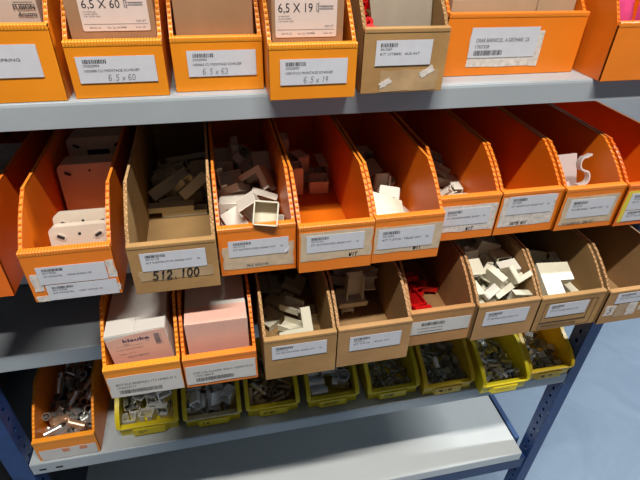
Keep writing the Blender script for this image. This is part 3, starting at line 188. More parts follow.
 'r4b7': [('longtube',0.0171,0.0196,0.0029,0.196,0.0,-0.0,0.981),('longtube',0.0439,0.0218,0.0047,0.69,-0.155,-0.69,-0.155),('longtube',0.0783,0.0258,0.0029,0.0,0.975,-0.222,0.0),('longtube',0.0126,0.0449,0.0029,0.88,0.0,-0.0,0.475),('longtube',0.0399,0.0434,0.0106,0.085,0.048,0.49,0.866),('longtube',0.0781,0.0469,0.0029,0.0,-0.955,0.298,0.0),('longtube',0.0162,0.0706,0.0029,0.103,0.0,-0.0,0.995),('longtube',0.0492,0.0685,0.0029,0.0,-0.16,0.987,0.0),('longtube',0.0778,0.0672,0.0029,0.91,-0.0,0.0,0.415),('longtube',0.0178,0.088,0.0047,0.357,0.611,-0.357,0.611),('longtube',0.0448,0.0972,0.0029,0.0,0.302,0.953,-0.0),('longtube',0.077,0.0981,0.0047,0.527,-0.471,-0.527,-0.471),('longtube',0.0219,0.1164,0.0029,0.468,-0.0,0.0,0.884),('longtube',0.0444,0.119,0.0047,0.704,-0.062,0.704,0.062),('longtube',0.0795,0.1202,0.0029,0.0,0.599,-0.801,0.0),('longtube',0.0179,0.0287,0.0151,0.936,0.35,0.016,0.042),('longtube',0.0602,0.0239,0.0029,0.82,0.0,-0.0,0.573),('longtube',0.0758,0.0208,0.0106,0.007,0.707,0.007,-0.707),('longtube',0.0091,0.0445,0.0088,0.142,-0.0,0.0,0.99),('longtube',0.04,0.0535,0.0055,0.314,0.671,0.554,-0.38),('longtube',0.0795,0.047,0.0088,0.865,0.0,0.0,0.502),('longtube',0.0114,0.0644,0.0088,0.458,-0.0,-0.0,0.889),('longtube',0.0627,0.0617,0.0029,0.07,-0.0,-0.0,-0.998),('longtube',0.0781,0.0664,0.0088,0.0,0.888,-0.46,0.0),('longtube',0.0175,0.0796,0.0118,0.163,0.804,-0.452,0.35),('longtube',0.0442,0.0957,0.0106,0.523,0.476,0.523,-0.476),('longtube',0.076,0.0901,0.0093,0.042,-0.229,0.92,0.316),('longtube',0.0116,0.1247,0.0061,0.169,0.706,0.687,-0.03),('longtube',0.036,0.1099,0.0063,0.023,-0.004,-0.171,0.985),('longtube',0.0796,0.119,0.0088,0.999,-0.0,-0.0,-0.037),('longtube',0.02,0.0188,0.0142,0.433,0.189,-0.294,0.831),('longtube',0.0546,0.0123,0.0047,0.503,0.497,0.503,-0.497),('longtube',0.0651,0.0129,0.0165,0.61,0.361,0.348,0.614),('longtube',0.0104,0.0471,0.0165,0.327,-0.627,-0.327,-0.627),('longtube',0.0636,0.0401,0.0029,0.05,0.0,0.0,-0.999),('longtube',0.0721,0.0355,0.0176,0.033,-0.234,-0.928,0.287),('longtube',0.0118,0.0639,0.0147,0.857,0.0,-0.0,-0.516),('longtube',0.0312,0.0663,0.0029,0.485,-0.0,0.0,0.874),('longtube',0.0747,0.0655,0.0165,0.63,-0.322,-0.63,-0.322),('longtube',0.0119,0.0937,0.0087,0.093,-0.502,-0.857,-0.064),('longtube',0.0439,0.0957,0.0182,0.0,0.878,-0.479,0.0),('longtube',0.0697,0.0782,0.0085,0.273,0.71,0.648,0.047),('longtube',0.0114,0.127,0.0141,0.451,0.444,-0.545,0.55),('longtube',0.0568,0.1094,0.0029,0.0,-0.972,-0.236,-0.0),('longtube',0.0686,0.1112,0.0047,0.171,-0.686,-0.171,-0.686),('longtube',0.0054,0.0199,0.0062,0.085,0.977,0.017,0.196),('longtube',0.0611,0.0265,0.0088,0.823,-0.0,-0.0,0.568),('longtube',0.0747,0.0127,0.026,0.5,-0.5,-0.5,0.5),('longtube',0.0237,0.0522,0.0095,0.15,-0.924,-0.21,-0.283),('longtube',0.037,0.029,0.0087,0.683,0.093,-0.269,-0.672),('longtube',0.069,0.0205,0.0191,0.558,0.565,0.429,-0.43),('longtube',0.011,0.0641,0.0224,0.448,0.547,0.448,-0.547),('longtube',0.038,0.084,0.007,0.658,0.298,0.153,-0.675),('longtube',0.0653,0.0841,0.0131,0.829,-0.142,0.527,-0.123),('longtube',0.0134,0.1049,0.014,0.534,0.176,-0.397,0.726),('longtube',0.0418,0.0988,0.0241,0.131,-0.0,0.0,0.991),('longtube',0.0576,0.0844,0.0072,0.959,-0.147,-0.231,-0.071),('longtube',0.0114,0.1179,0.0108,0.631,0.395,0.293,-0.6),('longtube',0.0557,0.1149,0.0117,0.239,0.756,-0.102,0.601),('longtube',0.0795,0.1252,0.0147,0.705,-0.0,0.0,0.709),('longtube',0.0285,0.0312,0.0102,0.828,-0.235,-0.161,0.483),('longtube',0.0615,0.0345,0.0106,0.582,0.402,-0.582,0.402),('longtube',0.082,0.0192,0.0105,0.683,0.004,0.73,0.019),('longtube',0.0314,0.0635,0.0145,0.514,0.445,-0.731,0.06),('longtube',0.0633,0.0494,0.0089,0.991,0.0,0.0,-0.134),('longtube',0.0856,0.0615,0.0154,0.153,-0.291,0.44,-0.836),('longtube',0.0048,0.0489,0.0241,0.0,1.0,-0.003,0.0),('longtube',0.0325,0.0723,0.0088,0.661,-0.0,-0.0,-0.75),('longtube',0.06,0.0644,0.0166,0.385,0.385,-0.593,-0.593),('longtube',0.0054,0.1028,0.0191,0.172,0.027,0.973,0.154),('longtube',0.0455,0.094,0.03,0.0,1.0,0.022,0.0),('longtube',0.0548,0.0822,0.0136,0.19,0.954,0.124,0.196),('longtube',0.0116,0.0994,0.0029,0.538,0.0,-0.0,0.843),('longtube',0.0457,0.1246,0.0151,0.203,0.704,0.677,-0.062),('longtube',0.0797,0.1242,0.0206,0.716,-0.0,0.0,0.698),('longtube',0.0316,0.0127,0.0107,0.499,0.501,-0.501,-0.499),('longtube',0.0539,0.0252,0.0153,0.973,0.187,-0.045,-0.127),('longtube',0.0881,0.0198,0.0077,0.699,0.109,-0.699,-0.109),('longtube',0.0242,0.0479,0.0151,0.295,-0.287,0.903,0.126),('longtube',0.0389,0.0379,0.0047,0.449,0.546,0.449,-0.546),('longtube',0.0792,0.0495,0.0147,0.0,0.569,-0.822,-0.0),('longtube',0.0117,0.0871,0.0134,0.874,0.067,0.091,-0.473),('longtube',0.0466,0.0691,0.0132,0.551,-0.169,0.151,-0.803),('longtube',0.0881,0.0864,0.0093,0.684,0.179,-0.684,-0.179),('longtube',0.0309,0.0797,0.0161,0.107,-0.663,0.645,0.365),('longtube',0.0437,0.0974,0.0359,0.0,0.476,0.879,-0.0),('longtube',0.0807,0.099,0.0171,0.126,0.343,0.238,0.9),('longtube',0.0097,0.1115,0.0114,0.483,-0.833,0.26,0.081),('longtube',0.0328,0.1031,0.0106,0.019,-0.651,-0.732,-0.2),('longtube',0.0586,0.1048,0.0166,0.579,0.579,0.406,0.406),('longtube',0.0375,0.0127,0.0201,0.499,-0.501,-0.501,0.499),('longtube',0.0442,0.0226,0.0193,0.094,-0.143,0.971,0.168),('longtube',0.0525,0.0199,0.0213,0.753,0.018,0.62,0.22),('longtube',0.0467,0.0472,0.0135,0.542,-0.396,-0.294,-0.68),('longtube',0.0512,0.0564,0.0135,0.243,-0.52,-0.413,-0.707)],
 'r4b8': [('flatclip',0.0128,0.0213,0.0037,0.0,-1.0,-0.024,0.0),('flatclip',0.0437,0.0198,0.0072,0.266,-0.655,0.266,0.655),('flatclip',0.075,0.0182,0.0037,0.0,0.757,-0.653,-0.0),('flatclip',0.0181,0.037,0.0037,0.69,-0.0,0.0,0.724),('flatclip',0.0445,0.0415,0.0072,0.371,-0.602,0.371,0.602),('flatclip',0.0745,0.0476,0.0072,0.61,-0.358,0.61,0.358),('flatclip',0.0178,0.0753,0.0037,0.0,0.81,-0.586,0.0),('flatclip',0.0438,0.0729,0.0037,0.0,0.998,0.064,0.0),('flatclip',0.0711,0.0617,0.0037,0.0,0.805,0.594,-0.0),('flatclip',0.0138,0.0959,0.0037,0.0,0.312,0.95,-0.0),('flatclip',0.0424,0.0966,0.0082,0.406,0.406,-0.579,-0.579),('flatclip',0.0732,0.0933,0.0037,0.996,-0.0,0.0,-0.087),('flatclip',0.0162,0.0215,0.0146,0.176,-0.685,-0.176,-0.685),('flatclip',0.0444,0.0289,0.0181,0.847,0.0,0.0,0.532),('flatclip',0.0745,0.0344,0.008,0.549,0.394,0.33,-0.659),('flatclip',0.0123,0.0489,0.008,0.022,0.008,-0.338,-0.941),('flatclip',0.0355,0.0477,0.0108,0.424,-0.074,-0.703,-0.566),('flatclip',0.0755,0.0507,0.0181,0.586,0.0,0.0,-0.81),('flatclip',0.0213,0.0778,0.0111,0.0,-0.395,-0.919,0.0),('flatclip',0.0404,0.076,0.0146,0.562,-0.429,-0.562,-0.429),('flatclip',0.0703,0.0806,0.0087,0.002,-0.001,0.441,-0.897),('flatclip',0.0118,0.0963,0.0111,0.932,-0.0,-0.0,0.363),('flatclip',0.0304,0.0913,0.0082,0.637,0.637,0.307,0.307),('flatclip',0.0739,0.0991,0.0111,0.0,-0.454,-0.891,0.0),('flatclip',0.0148,0.0227,0.029,0.676,0.206,0.676,-0.206),('flatclip',0.0462,0.0304,0.0255,0.664,-0.0,0.0,-0.748),('flatclip',0.0606,0.024,0.0079,0.236,-0.688,0.649,-0.223),('flatclip',0.0108,0.0577,0.0102,0.013,-0.007,0.941,-0.338),('flatclip',0.0292,0.059,0.0037,0.793,-0.0,0.0,-0.61),('flatclip',0.0777,0.0464,0.0255,0.0,-0.965,0.263,0.0),('flatclip',0.0224,0.0809,0.022,0.169,0.687,0.169,-0.687),('flatclip',0.0405,0.0757,0.029,0.581,-0.403,-0.581,-0.403),('flatclip',0.0784,0.0735,0.0114,0.583,0.257,0.359,-0.682),('flatclip',0.0086,0.0939,0.0185,0.995,0.0,-0.0,-0.1),('flatclip',0.0556,0.0877,0.0037,0.601,0.0,0.0,-0.799),('flatclip',0.0734,0.1005,0.0185,0.995,-0.0,0.0,-0.105),('flatclip',0.0321,0.0182,0.0082,0.399,0.399,-0.584,-0.584),('flatclip',0.0576,0.0123,0.0072,0.516,0.483,-0.516,0.483),('flatclip',0.0798,0.0156,0.0111,0.707,0.0,0.0,0.707),('flatclip',0.0103,0.0629,0.0155,0.323,0.912,-0.233,0.099),('flatclip',0.0312,0.0609,0.0146,0.542,0.455,0.542,-0.455),('flatclip',0.0499,0.0564,0.0069,0.205,-0.655,0.702,0.191),('flatclip',0.0099,0.0747,0.0216,0.531,-0.36,-0.552,-0.534),('flatclip',0.0414,0.0766,0.0399,0.0,-0.469,0.883,0.0)],
}
LE, LE2, AMB, EXPO = 80, 80, .075, 0.0
CAMR = (0.22995, -0.61243, 0.03199)
CAMP = (0.3648, -0.52982, 0.17513)
# ------------------------------------------------------------------ materials
def mat(name, col, rough=.5, metal=0, var=.0, scale=20, bump=0, bscale=60, spec=.5, trans=0, alpha=1, transm=0, edgewear=None, emis=None):
    m = bpy.data.materials.new(name); m.use_nodes = True
    nt = m.node_tree; N = nt.nodes; L = nt.links
    b = N['Principled BSDF']; out = N['Material Output']
    b.inputs['Base Color'].default_value = (*col, 1); b.inputs['Roughness'].default_value = rough
    b.inputs['Metallic'].default_value = metal; b.inputs['Specular IOR Level'].default_value = spec
    b.inputs['Transmission Weight'].default_value = transm
    tc = N.new('ShaderNodeTexCoord')
    if var:
        n = N.new('ShaderNodeTexNoise'); n.inputs['Scale'].default_value = scale; n.inputs['Detail'].default_value = 5
        L.new(tc.outputs['Object'], n.inputs['Vector'])
        r = N.new('ShaderNodeValToRGB')
        r.color_ramp.elements[0].position = .3; r.color_ramp.elements[1].position = .7
        r.color_ramp.elements[0].color = (*[c*(1-var) for c in col], 1)
        r.color_ramp.elements[1].color = (*[min(1, c*(1+var*.6)) for c in col], 1)
        L.new(n.outputs['Fac'], r.inputs['Fac']); L.new(r.outputs['Color'], b.inputs['Base Color'])
    if bump:
        n2 = N.new('ShaderNodeTexNoise'); n2.inputs['Scale'].default_value = bscale; n2.inputs['Detail'].default_value = 4
        L.new(tc.outputs['Object'], n2.inputs['Vector'])
        bp = N.new('ShaderNodeBump'); bp.inputs['Strength'].default_value = bump; bp.inputs['Distance'].default_value = .002
        L.new(n2.outputs['Fac'], bp.inputs['Height']); L.new(bp.outputs['Normal'], b.inputs['Normal'])
    if trans:
        t = N.new('ShaderNodeBsdfTranslucent'); t.inputs['Color'].default_value = (*col, 1)
        mx = N.new('ShaderNodeMixShader'); mx.inputs[0].default_value = trans
        L.new(b.outputs[0], mx.inputs[1]); L.new(t.outputs[0], mx.inputs[2]); L.new(mx.outputs[0], out.inputs['Surface'])
    return m
def flute(m, axis=0, freq=280, strength=.25):
    # faint corrugation lines of hollow plastic sheet
    nt = m.node_tree; N = nt.nodes; L = nt.links; b = N['Principled BSDF']
    tc = N.new('ShaderNodeTexCoord'); w = N.new('ShaderNodeTexWave'); w.wave_type = 'BANDS'
    w.bands_direction = 'XYZ'[axis]; w.inputs['Scale'].default_value = freq/6.28; w.inputs['Distortion'].default_value = .3
    L.new(tc.outputs['Object'], w.inputs['Vector'])
    bp = N.new('ShaderNodeBump'); bp.inputs['Strength'].default_value = strength; bp.inputs['Distance'].default_value = .0006
    L.new(w.outputs['Fac'], bp.inputs['Height']); L.new(bp.outputs['Normal'], b.inputs['Normal'])
    return m

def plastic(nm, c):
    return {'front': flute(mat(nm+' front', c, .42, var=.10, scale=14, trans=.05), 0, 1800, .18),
            'side': flute(mat(nm+' side', (c[0]*.78, c[1]*.66, c[2]*.5), .38, var=.12, scale=10), 2, 1400, .12),  # darkened copy of the sheet colour, deepens the shade inside the bins
            'edge': mat(nm+' cut edge', (min(1, c[0]*1.02), min(1, c[1]*1.22), c[2]*1.6+.01), .4, trans=.1)}  # lighter tone also paints light through cut ends and rib highlights
ORANGE = plastic('orange hollow sheet', (.95, .24, .012))
AMBER = plastic('amber hollow sheet', (.96, .305, .010))
RED_ORANGE = plastic('deep orange hollow sheet', (.93, .18, .008))
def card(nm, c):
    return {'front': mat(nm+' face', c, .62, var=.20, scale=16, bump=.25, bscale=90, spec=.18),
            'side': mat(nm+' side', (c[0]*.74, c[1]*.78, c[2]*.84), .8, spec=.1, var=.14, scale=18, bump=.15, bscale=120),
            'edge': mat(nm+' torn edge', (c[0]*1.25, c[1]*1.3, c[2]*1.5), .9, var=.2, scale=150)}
CARD = card('brown cardboard', (.47, .262, .108))
CARD2 = card('olive brown cardboard', (.44, .25, .095))
CARD3 = card('reddish cardboard', (.48, .24, .09))
PAPER = mat('label paper', (.66, .66, .69), .45, var=.05, scale=60)
PAPERW = mat('label paper warm', (.66, .62, .57), .5, var=.06, scale=60)
PINKP = mat('salmon label paper', (.78, .46, .36), .45, var=.05, scale=40)
PINKW = mat('pinkish white label paper', (.80, .62, .53), .45, var=.04, scale=40)
INK = mat('black print', (.02, .02, .025), .6)
GREYINK = mat('grey print', (.16, .15, .16), .6)
BLUEINK = mat('dark blue print', (.01, .02, .10), .6)
PEN = mat('dark marker', (.01, .01, .012), .5)
PENCIL = mat('grey pen', (.12, .12, .14), .6)
TAPE = mat('aged adhesive tape', (.66, .50, .33), .45, var=.15, scale=90)
TAPEW = mat('white paper residue', (.74, .66, .58), .6, var=.25, scale=150)
CLEAR = mat('glossy brown tape', (.50, .33, .17), .22, var=.25, scale=30)
STEEL = mat('grey shelf enamel', (.40, .44, .46), .38, 0, var=.06, scale=9, bump=.05, bscale=40)
WSTEEL = mat('pale shelf enamel', (.66, .69, .68), .36, 0, var=.05, scale=6, bump=.04, bscale=40)
HOLE = mat('slot shadow', (.02, .02, .02), .8)
BLUE = mat('blue post enamel', (.018, .055, .19), .42, .0, var=.25, scale=40)
WORN = mat('scuffed bare metal', (.45, .47, .5), .5, .3, var=.3, scale=200)
BLUEW = mat('scuffed blue post enamel', (.018, .055, .19), .42)
_nt = BLUEW.node_tree; _N = _nt.nodes; _L = _nt.links; _b = _N['Principled BSDF']
_tc = _N.new('ShaderNodeTexCoord'); _mp = _N.new('ShaderNodeMapping'); _mp.inputs['Scale'].default_value = (1,1,.35)
_n = _N.new('ShaderNodeTexNoise'); _n.inputs['Scale'].default_value = 240; _n.inputs['Detail'].default_value = 3
_r = _N.new('ShaderNodeValToRGB'); _r.color_ramp.elements[0].position = .66; _r.color_ramp.elements[0].color = (.018,.055,.19,1); _r.color_ramp.elements[1].position = .70; _r.color_ramp.elements[1].color = (.36,.38,.42,1)
_L.new(_tc.outputs['Object'], _mp.inputs['Vector']); _L.new(_mp.outputs['Vector'], _n.inputs['Vector']); _L.new(_n.outputs['Fac'], _r.inputs['Fac']); _L.new(_r.outputs['Color'], _b.inputs['Base Color'])
DARK_SHEET = mat('dark added sheet', (.035, .037, .04), .5, var=.15, scale=6)  # dark tone of the sheets added behind and beside the rack
IVORY = mat('ivory trunking plastic', (.68, .64, .49), .35, var=.05, scale=15)
IVORY2 = mat('white trunking plastic', (.70, .66, .56), .33, var=.05, scale=15)
WHITEP = mat('off white plate plastic', (.68, .58, .46), .38, var=.04, scale=12)
TIN = mat('tinned metal', (.80, .79, .75), .2, .85, var=.12, scale=60, bump=.06, bscale=300)
TINW = mat('bright zinc sheet', (.84, .84, .80), .36, .35, var=.14, scale=60)
BRASS = mat('copper toned metal', (.66, .40, .25), .3, .7, var=.2, scale=60)
DULL = mat('dull nickel metal', (.50, .48, .42), .32, .6, var=.25, scale=90)
BRONZE = mat('brownish dull metal', (.46, .34, .21), .36, .6, var=.3, scale=90)
CHROME = mat('shiny steel tube', (.78, .78, .78), .2, .8, var=.1, scale=50)
YELLOW = mat('yellow bin plastic', (.84, .65, .016), .36, var=.10, scale=12, trans=.10)
YELLOW_LIT = mat('lit yellow bin plastic', (.95, .74, .015), .33, var=.06, scale=12, trans=.10)  # brighter copy of the yellow, stands in for direct light on one bin
AMBERY = mat('warm yellow bin plastic', (.88, .56, .016), .35, var=.08, scale=12, trans=.10)
DUST = mat('dusty greyish rim', (.62, .55, .33), .6, var=.25, scale=120)
REDP = mat('red plastic', (.58, .006, .006), .35, var=.15, scale=40)
PINK = mat('pink film', (.70, .07, .22), .25, var=.35, scale=30, bump=.3, bscale=40)
GLASSY = mat('clear film', (.95, .9, .93), .08, transm=.9)
CARDGREY = mat('grey board', (.33, .27, .20), .8, var=.15, scale=25)
WHITEBOX = mat('white carton', (.66, .62, .56), .5, var=.06, scale=20)
PLAST_CL = mat('milky plastic', (.80, .70, .66), .3, var=.04, trans=.25)

# ------------------------------------------------------------------ object helpers
def thing(name, label, cat, loc=(0,0,0), rz=0, group=None, kind=None):
    o = bpy.data.objects.new(name, None); bpy.context.scene.collection.objects.link(o)
    o.empty_display_size = .02
    o.location = loc; o.rotation_euler = (0, 0, rz); o['label'] = label; o['category'] = cat
    if group: o['group'] = group
    if kind: o['kind'] = kind
    return o
def tag(o, label, cat, group=None, kind=None):
    o['label'] = label; o['category'] = cat
    if group: o['group'] = group
    if kind: o['kind'] = kind
    return o
def struct(o): o['kind'] = 'structure'; return o

_tc = {}
def text_geo(s, bold=False):
    key = (s, bold)
    if key in _tc: return _tc[key]
    cu = bpy.data.curves.new('t', 'FONT'); cu.body = s; cu.size = 1; cu.resolution_u = 2
    if bold: cu.offset = .022
    ob = bpy.data.objects.new('t', cu); bpy.context.scene.collection.objects.link(ob)
    dg = bpy.context.evaluated_depsgraph_get(); ev = ob.evaluated_get(dg); me = ev.to_mesh()
    vs = [tuple(v.co) for v in me.vertices]; fs = [tuple(p.vertices) for p in me.polygons]
    ev.to_mesh_clear(); bpy.data.objects.remove(ob); bpy.data.curves.remove(cu)
    if vs:
        x0 = min(v[0] for v in vs); x1 = max(v[0] for v in vs)
    else: x0 = 0; x1 = 1
    _tc[key] = (vs, fs, x0, x1); return _tc[key]

class Sheet:
    """a printed sheet lying in its own x (right) / z (up) plane, facing -y; M places it"""
    def __init__(s, w, h, M=Matrix(), t=.0003):
        s.mb = MB(); s.w = w; s.h = h; s.M = M; s.k = 0
        s.t = t
    def paper(s, poly=None, mi=0):
        poly = poly or [(0,0),(s.w,0),(s.w,s.h),(0,s.h)]
        s.mb.prism(poly, -s.t, 0, 'y', mi, s.M)
    def rect(s, x0, z0, x1, z1, mi=1):
        y = -s.t-.00015
        s.mb.add([(x0,y,z0),(x1,y,z0),(x1,y,z1),(x0,y,z1)], [(0,1,2,3)], mi, s.M)
    def text(s, str_, x, z, size, width=None, mi=1, bold=False, rot=0, shear=0):
        vs, fs, a, b = text_geo(str_, bold)
        sx = size if width is None else width/(b-a)
        c, q = math.cos(rot), math.sin(rot); y = -s.t-.00015
        P = []
        for v in vs:
            X = (v[0]-a)*sx + v[1]*size*shear; Z = v[1]*size
            P.append((x+X*c-Z*q, y, z+X*q+Z*c))
        s.mb.add(P, fs, mi, s.M)
    def bars(s, x, z, w, h, seed=1, mi=1, vertical=False):
        r = random.Random(seed); p = 0
        L = h if vertical else w
        while p < L:
            b = r.choice([.0004,.0006,.0010]); g = r.choice([.0004,.0007])
            if vertical: s.rect(x, z+p, x+w, min(z+p+b, z+h), mi)
            else: s.rect(x+p, z, min(x+p+b, x+w), z+h, mi)
            p += b+g
    def stroke(s, pts, th=.0008, mi=2):
        y = -s.t-.0002
        for a, b in zip(pts, pts[1:]):
            a = Vector(a); b = Vector(b); d = (b-a)
            if d.length < 1e-6: continue
            d.normalize(); n = Vector((-d.y, d.x))*th/2; e = d*th*.3
            q = [a-n-e, b-n+e, b+n+e, a+n-e]
            s.mb.add([(p.x, y, p.y) for p in q], [(0,1,2,3)], mi, s.M)
    def hand(s, str_, x, z, size, mi=2, th=.0007, gap=1.05, slant=.25):
        for ch in str_:
            g = GLY.get(ch)
            if g:
                for st in g: s.stroke([(x+(px+py*slant)*size*.6, z+py*size) for px, py in st], th, mi)
            x += size*.6*(gap if ch != ' ' else .7)
    def build(s, name, mats, parent): return s.mb.build(name, mats, parent)
def arc(cx, cy, rx, ry, a0, a1, n=10):
    return [(cx+rx*math.cos(math.radians(a0+(a1-a0)*k/n)), cy+ry*math.sin(math.radians(a0+(a1-a0)*k/n))) for k in range(n+1)]
GLY = {
 '5': [[(.85,1),(.2,1),(.15,.6)]+arc(.35,.32,.42,.32,100,-140)],
 '1': [[(.4,.75),(.6,1),(.5,0)]],
 '2': [arc(.45,.72,.35,.28,170,-30)+[(.1,0),(.9,.02)]],
 '0': [arc(.5,.5,.38,.5,90,450,16)],
 '6': [[(.75,1)]+arc(.45,.5,.4,.5,110,180,5)+arc(.45,.27,.35,.27,180,520,12)],
 '9': [arc(.5,.7,.3,.28,0,360,12)+[(.78,.6),(.6,0)]],
 '3': [arc(.4,.75,.35,.25,150,-90)+arc(.4,.25,.4,.27,90,-150)],
 '7': [[(.1,.95),(.85,1),(.35,0)]],
 'x': [[(.1,.6),(.8,0)],[(.8,.6),(.1,0)]], '.': [[(.35,.0),(.45,.05)]], ',': [[(.4,.1),(.3,-.15)]],
 'W': [[(0,1),(.2,0),(.45,.7),(.7,0),(.95,1)]], 'I': [[(.5,1),(.5,0)]], 'T': [[(.05,1),(.95,1)],[(.5,1),(.5,0)]],
 'M': [[(0,0),(.1,1),(.45,.3),(.8,1),(.95,0)]], '/': [[(.9,1.05),(.1,-.1)]], '-': [[(.15,.5),(.8,.5)]],
 'o': [arc(.45,.3,.3,.3,90,450,10)], 'e': [arc(.45,.3,.3,.3,0,320,10)], 'p': [[(.2,-.3),(.25,.6)]+arc(.5,.35,.28,.25,120,-120)],
}

# ------------------------------------------------------------------ fold-up bins
def side_mesh(xa, xb, hf, hs, ys, D, cardb, seed, flat=False):
    mb = MB(); t = .0005; r = random.Random(seed)
    front = [(0.0005, 0), (0.0005, hf-.004)]
    n = 14
    for k in range(n+1):
        f = k/n; y = .004+(ys-.004)*f; z = hf-.004+(hs-hf+.004)*f
        # slight bulge near the top corner, as on the folded side
        z += math.sin(f*PI)*.004
        if cardb: y += r.uniform(-.0011, .0011)
        front.append((y, min(z, hs)))
    prof = front + [(D, hs), (D, 0)]
    prof = prof[::-1]
    mb.prism(prof, xa, xa+t, 'x', 0); mb.prism(prof, xb-t, xb, 'x', 0)
    def yf(z):
        for (y0, z0), (y1, z1) in zip(front, front[1:]):
            if z0 <= z <= z1 and z1 > z0: return y0+(y1-y0)*(z-z0)/(z1-z0)
        return front[-1][0]
    core = [(y_+.0013, z_) for y_, z_ in front] + [(D-.001, hs-.0012), (D-.001, .0008)]
    mb.prism(core[::-1], xa+t, xb-t, 'x', 1)
    p = .0042 if cardb else .0046; z = .002
    while z < hs-.001:
        if cardb:
            z2 = min(z+p/2, hs-.0005); z3 = min(z+p, hs-.0005)
            for (A, za, B, zb) in ((xa+t, z, xb-t, z2), (xb-t, z2, xa+t, z3)):
                for off in (0,):
                    ya, yb = yf(za)+.0003, yf(zb)+.0003
                    mb.add([(A,ya,za),(B,yb,zb),(B,yb+.003,zb),(A,ya+.003,za),(A,ya,za+.0012),(B,yb,zb+.0012),(B,yb+.003,zb+.0012),(A,ya+.003,za+.0012)],
                           [(0,1,2,3),(4,7,6,5),(0,4,5,1),(2,6,7,3)], 1)
        else:
            y = yf(z)+.0002
            mb.box((xa+t, y, z), (xb-t, y+.003, z+.0022), 1)
        z += p
    # closing strip along the flat top edge
    mb.box((xa, ys+.002, hs-.0008), (xb, D, hs), 1 if not cardb else 1)
    return mb

def fold_bin(kind, x0, x1, y, z, label, hf=.068, hs=.11, ys=.066, D=.36, cardb=False, seed=1, name=None, tip=0):
    w = x1-x0
    root = thing(name or ('cardboard_bin' if cardb else 'plastic_bin'), label, 'storage bin', (x0, y, z))
    tw = .0040
    mb = MB(); mb.box((0,0,0),(w,.004,hf-.003)); mb.build('front_panel', kind['front'], root, .0006, 1)
    mb = MB()
    if cardb:
        r = random.Random(seed+50)
        mb.box((0,-.0006,hf-.006),(w,.0075,hf))
        mb.build('folded_lip', kind['front'], root, .0018, 3)
    else:
        mb.box((.0004,0,hf-.0055),(w-.0004,.008,hf-.0009), 0)
        n = int(w/.0029); p = w/n
        for i in range(n):
            a = i*p
            mb.prism([(-.0005,hf-.0052),(.0085,hf-.0052),(.0085,hf-.0006),(.0078,hf),(.0006,hf),(-.0005,hf-.001)], a+.0003, a+p-.0004, 'x', 1)  # lighter tone paints the highlight on each rib
        mb.build('folded_lip', [kind['front'], kind['edge']], root)
    for xa in (0, w-tw):
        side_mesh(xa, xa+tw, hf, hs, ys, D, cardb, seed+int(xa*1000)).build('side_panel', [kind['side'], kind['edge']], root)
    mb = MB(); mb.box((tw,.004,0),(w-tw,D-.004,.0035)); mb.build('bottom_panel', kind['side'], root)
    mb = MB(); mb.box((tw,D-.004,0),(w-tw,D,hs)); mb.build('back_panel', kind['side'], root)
    return root

def label_at(root, w, hf, u0, v0, u1, v1, rot=0, off=0):
    M = Matrix.Translation((u0*w, -.0002-off, v0*hf)) @ Matrix.Rotation(-rot, 4, 'Y')
    return Sheet((u1-u0)*w, (v1-v0)*hf, M)
def torn(w, h, seed, amp=.0012, n=7):
    r = random.Random(seed); P = []
    for k in range(n+1): P.append((w*k/n, r.uniform(-amp, amp)*.6))
    for k in range(1, 4): P.append((w+r.uniform(-amp, amp), h*k/4))
    for k in range(n+1): P.append((w*(1-k/n), h+r.uniform(-amp, amp)*.6))
    for k in range(1, 4): P.append((r.uniform(-amp, amp), h*(1-k/4)))
    return P
def std_label(root, w, hf, u0, v0, u1, v1, text, seed, rot=0, num='2750'+'0', hand=None, flip=False, qty=None, off=.0006):
    s = label_at(root, w, hf, u0, v0, u1, v1, rot, off); s.paper()
    W, H = s.w, s.h
    if not flip:
        s.bars(W*.08, H*.74, W*.30, H*.15, seed)
        s.text(num, W*.08, H*.61, H*.13, W*.20)
        s.text(text, W*.08, H*.42, H*.14, W*.70)
        if qty: s.text(qty, W*.86, H*.42, H*.14)
    else:
        s.text(text, W*.05, H*.60, H*.16, W*.85)
        s.text(num, W*.06, H*.44, H*.13, W*.25)
        s.bars(W*.06, H*.24, W*.45, H*.15, seed)
    if hand: s.hand(hand[0], W*hand[1], H*hand[2], H*hand[3], 2, H*.017)
    return s.build('label', [PAPER, INK, PENCIL], root)
def tape_strip(root, w, hf, u0, v0, u1, v1, seed, m=None, rot=0, hand=None, off=0.0, name='tape_residue'):
    s = label_at(root, w, hf, u0, v0, u1, v1, rot, off); s.paper(torn(s.w, s.h, seed))
    if hand: s.hand(hand[0], s.w*hand[1], s.h*hand[2], hand[3]*hf, 1, hf*.016, 1.15)
    return s.build(name, [m or TAPE, PEN], root)

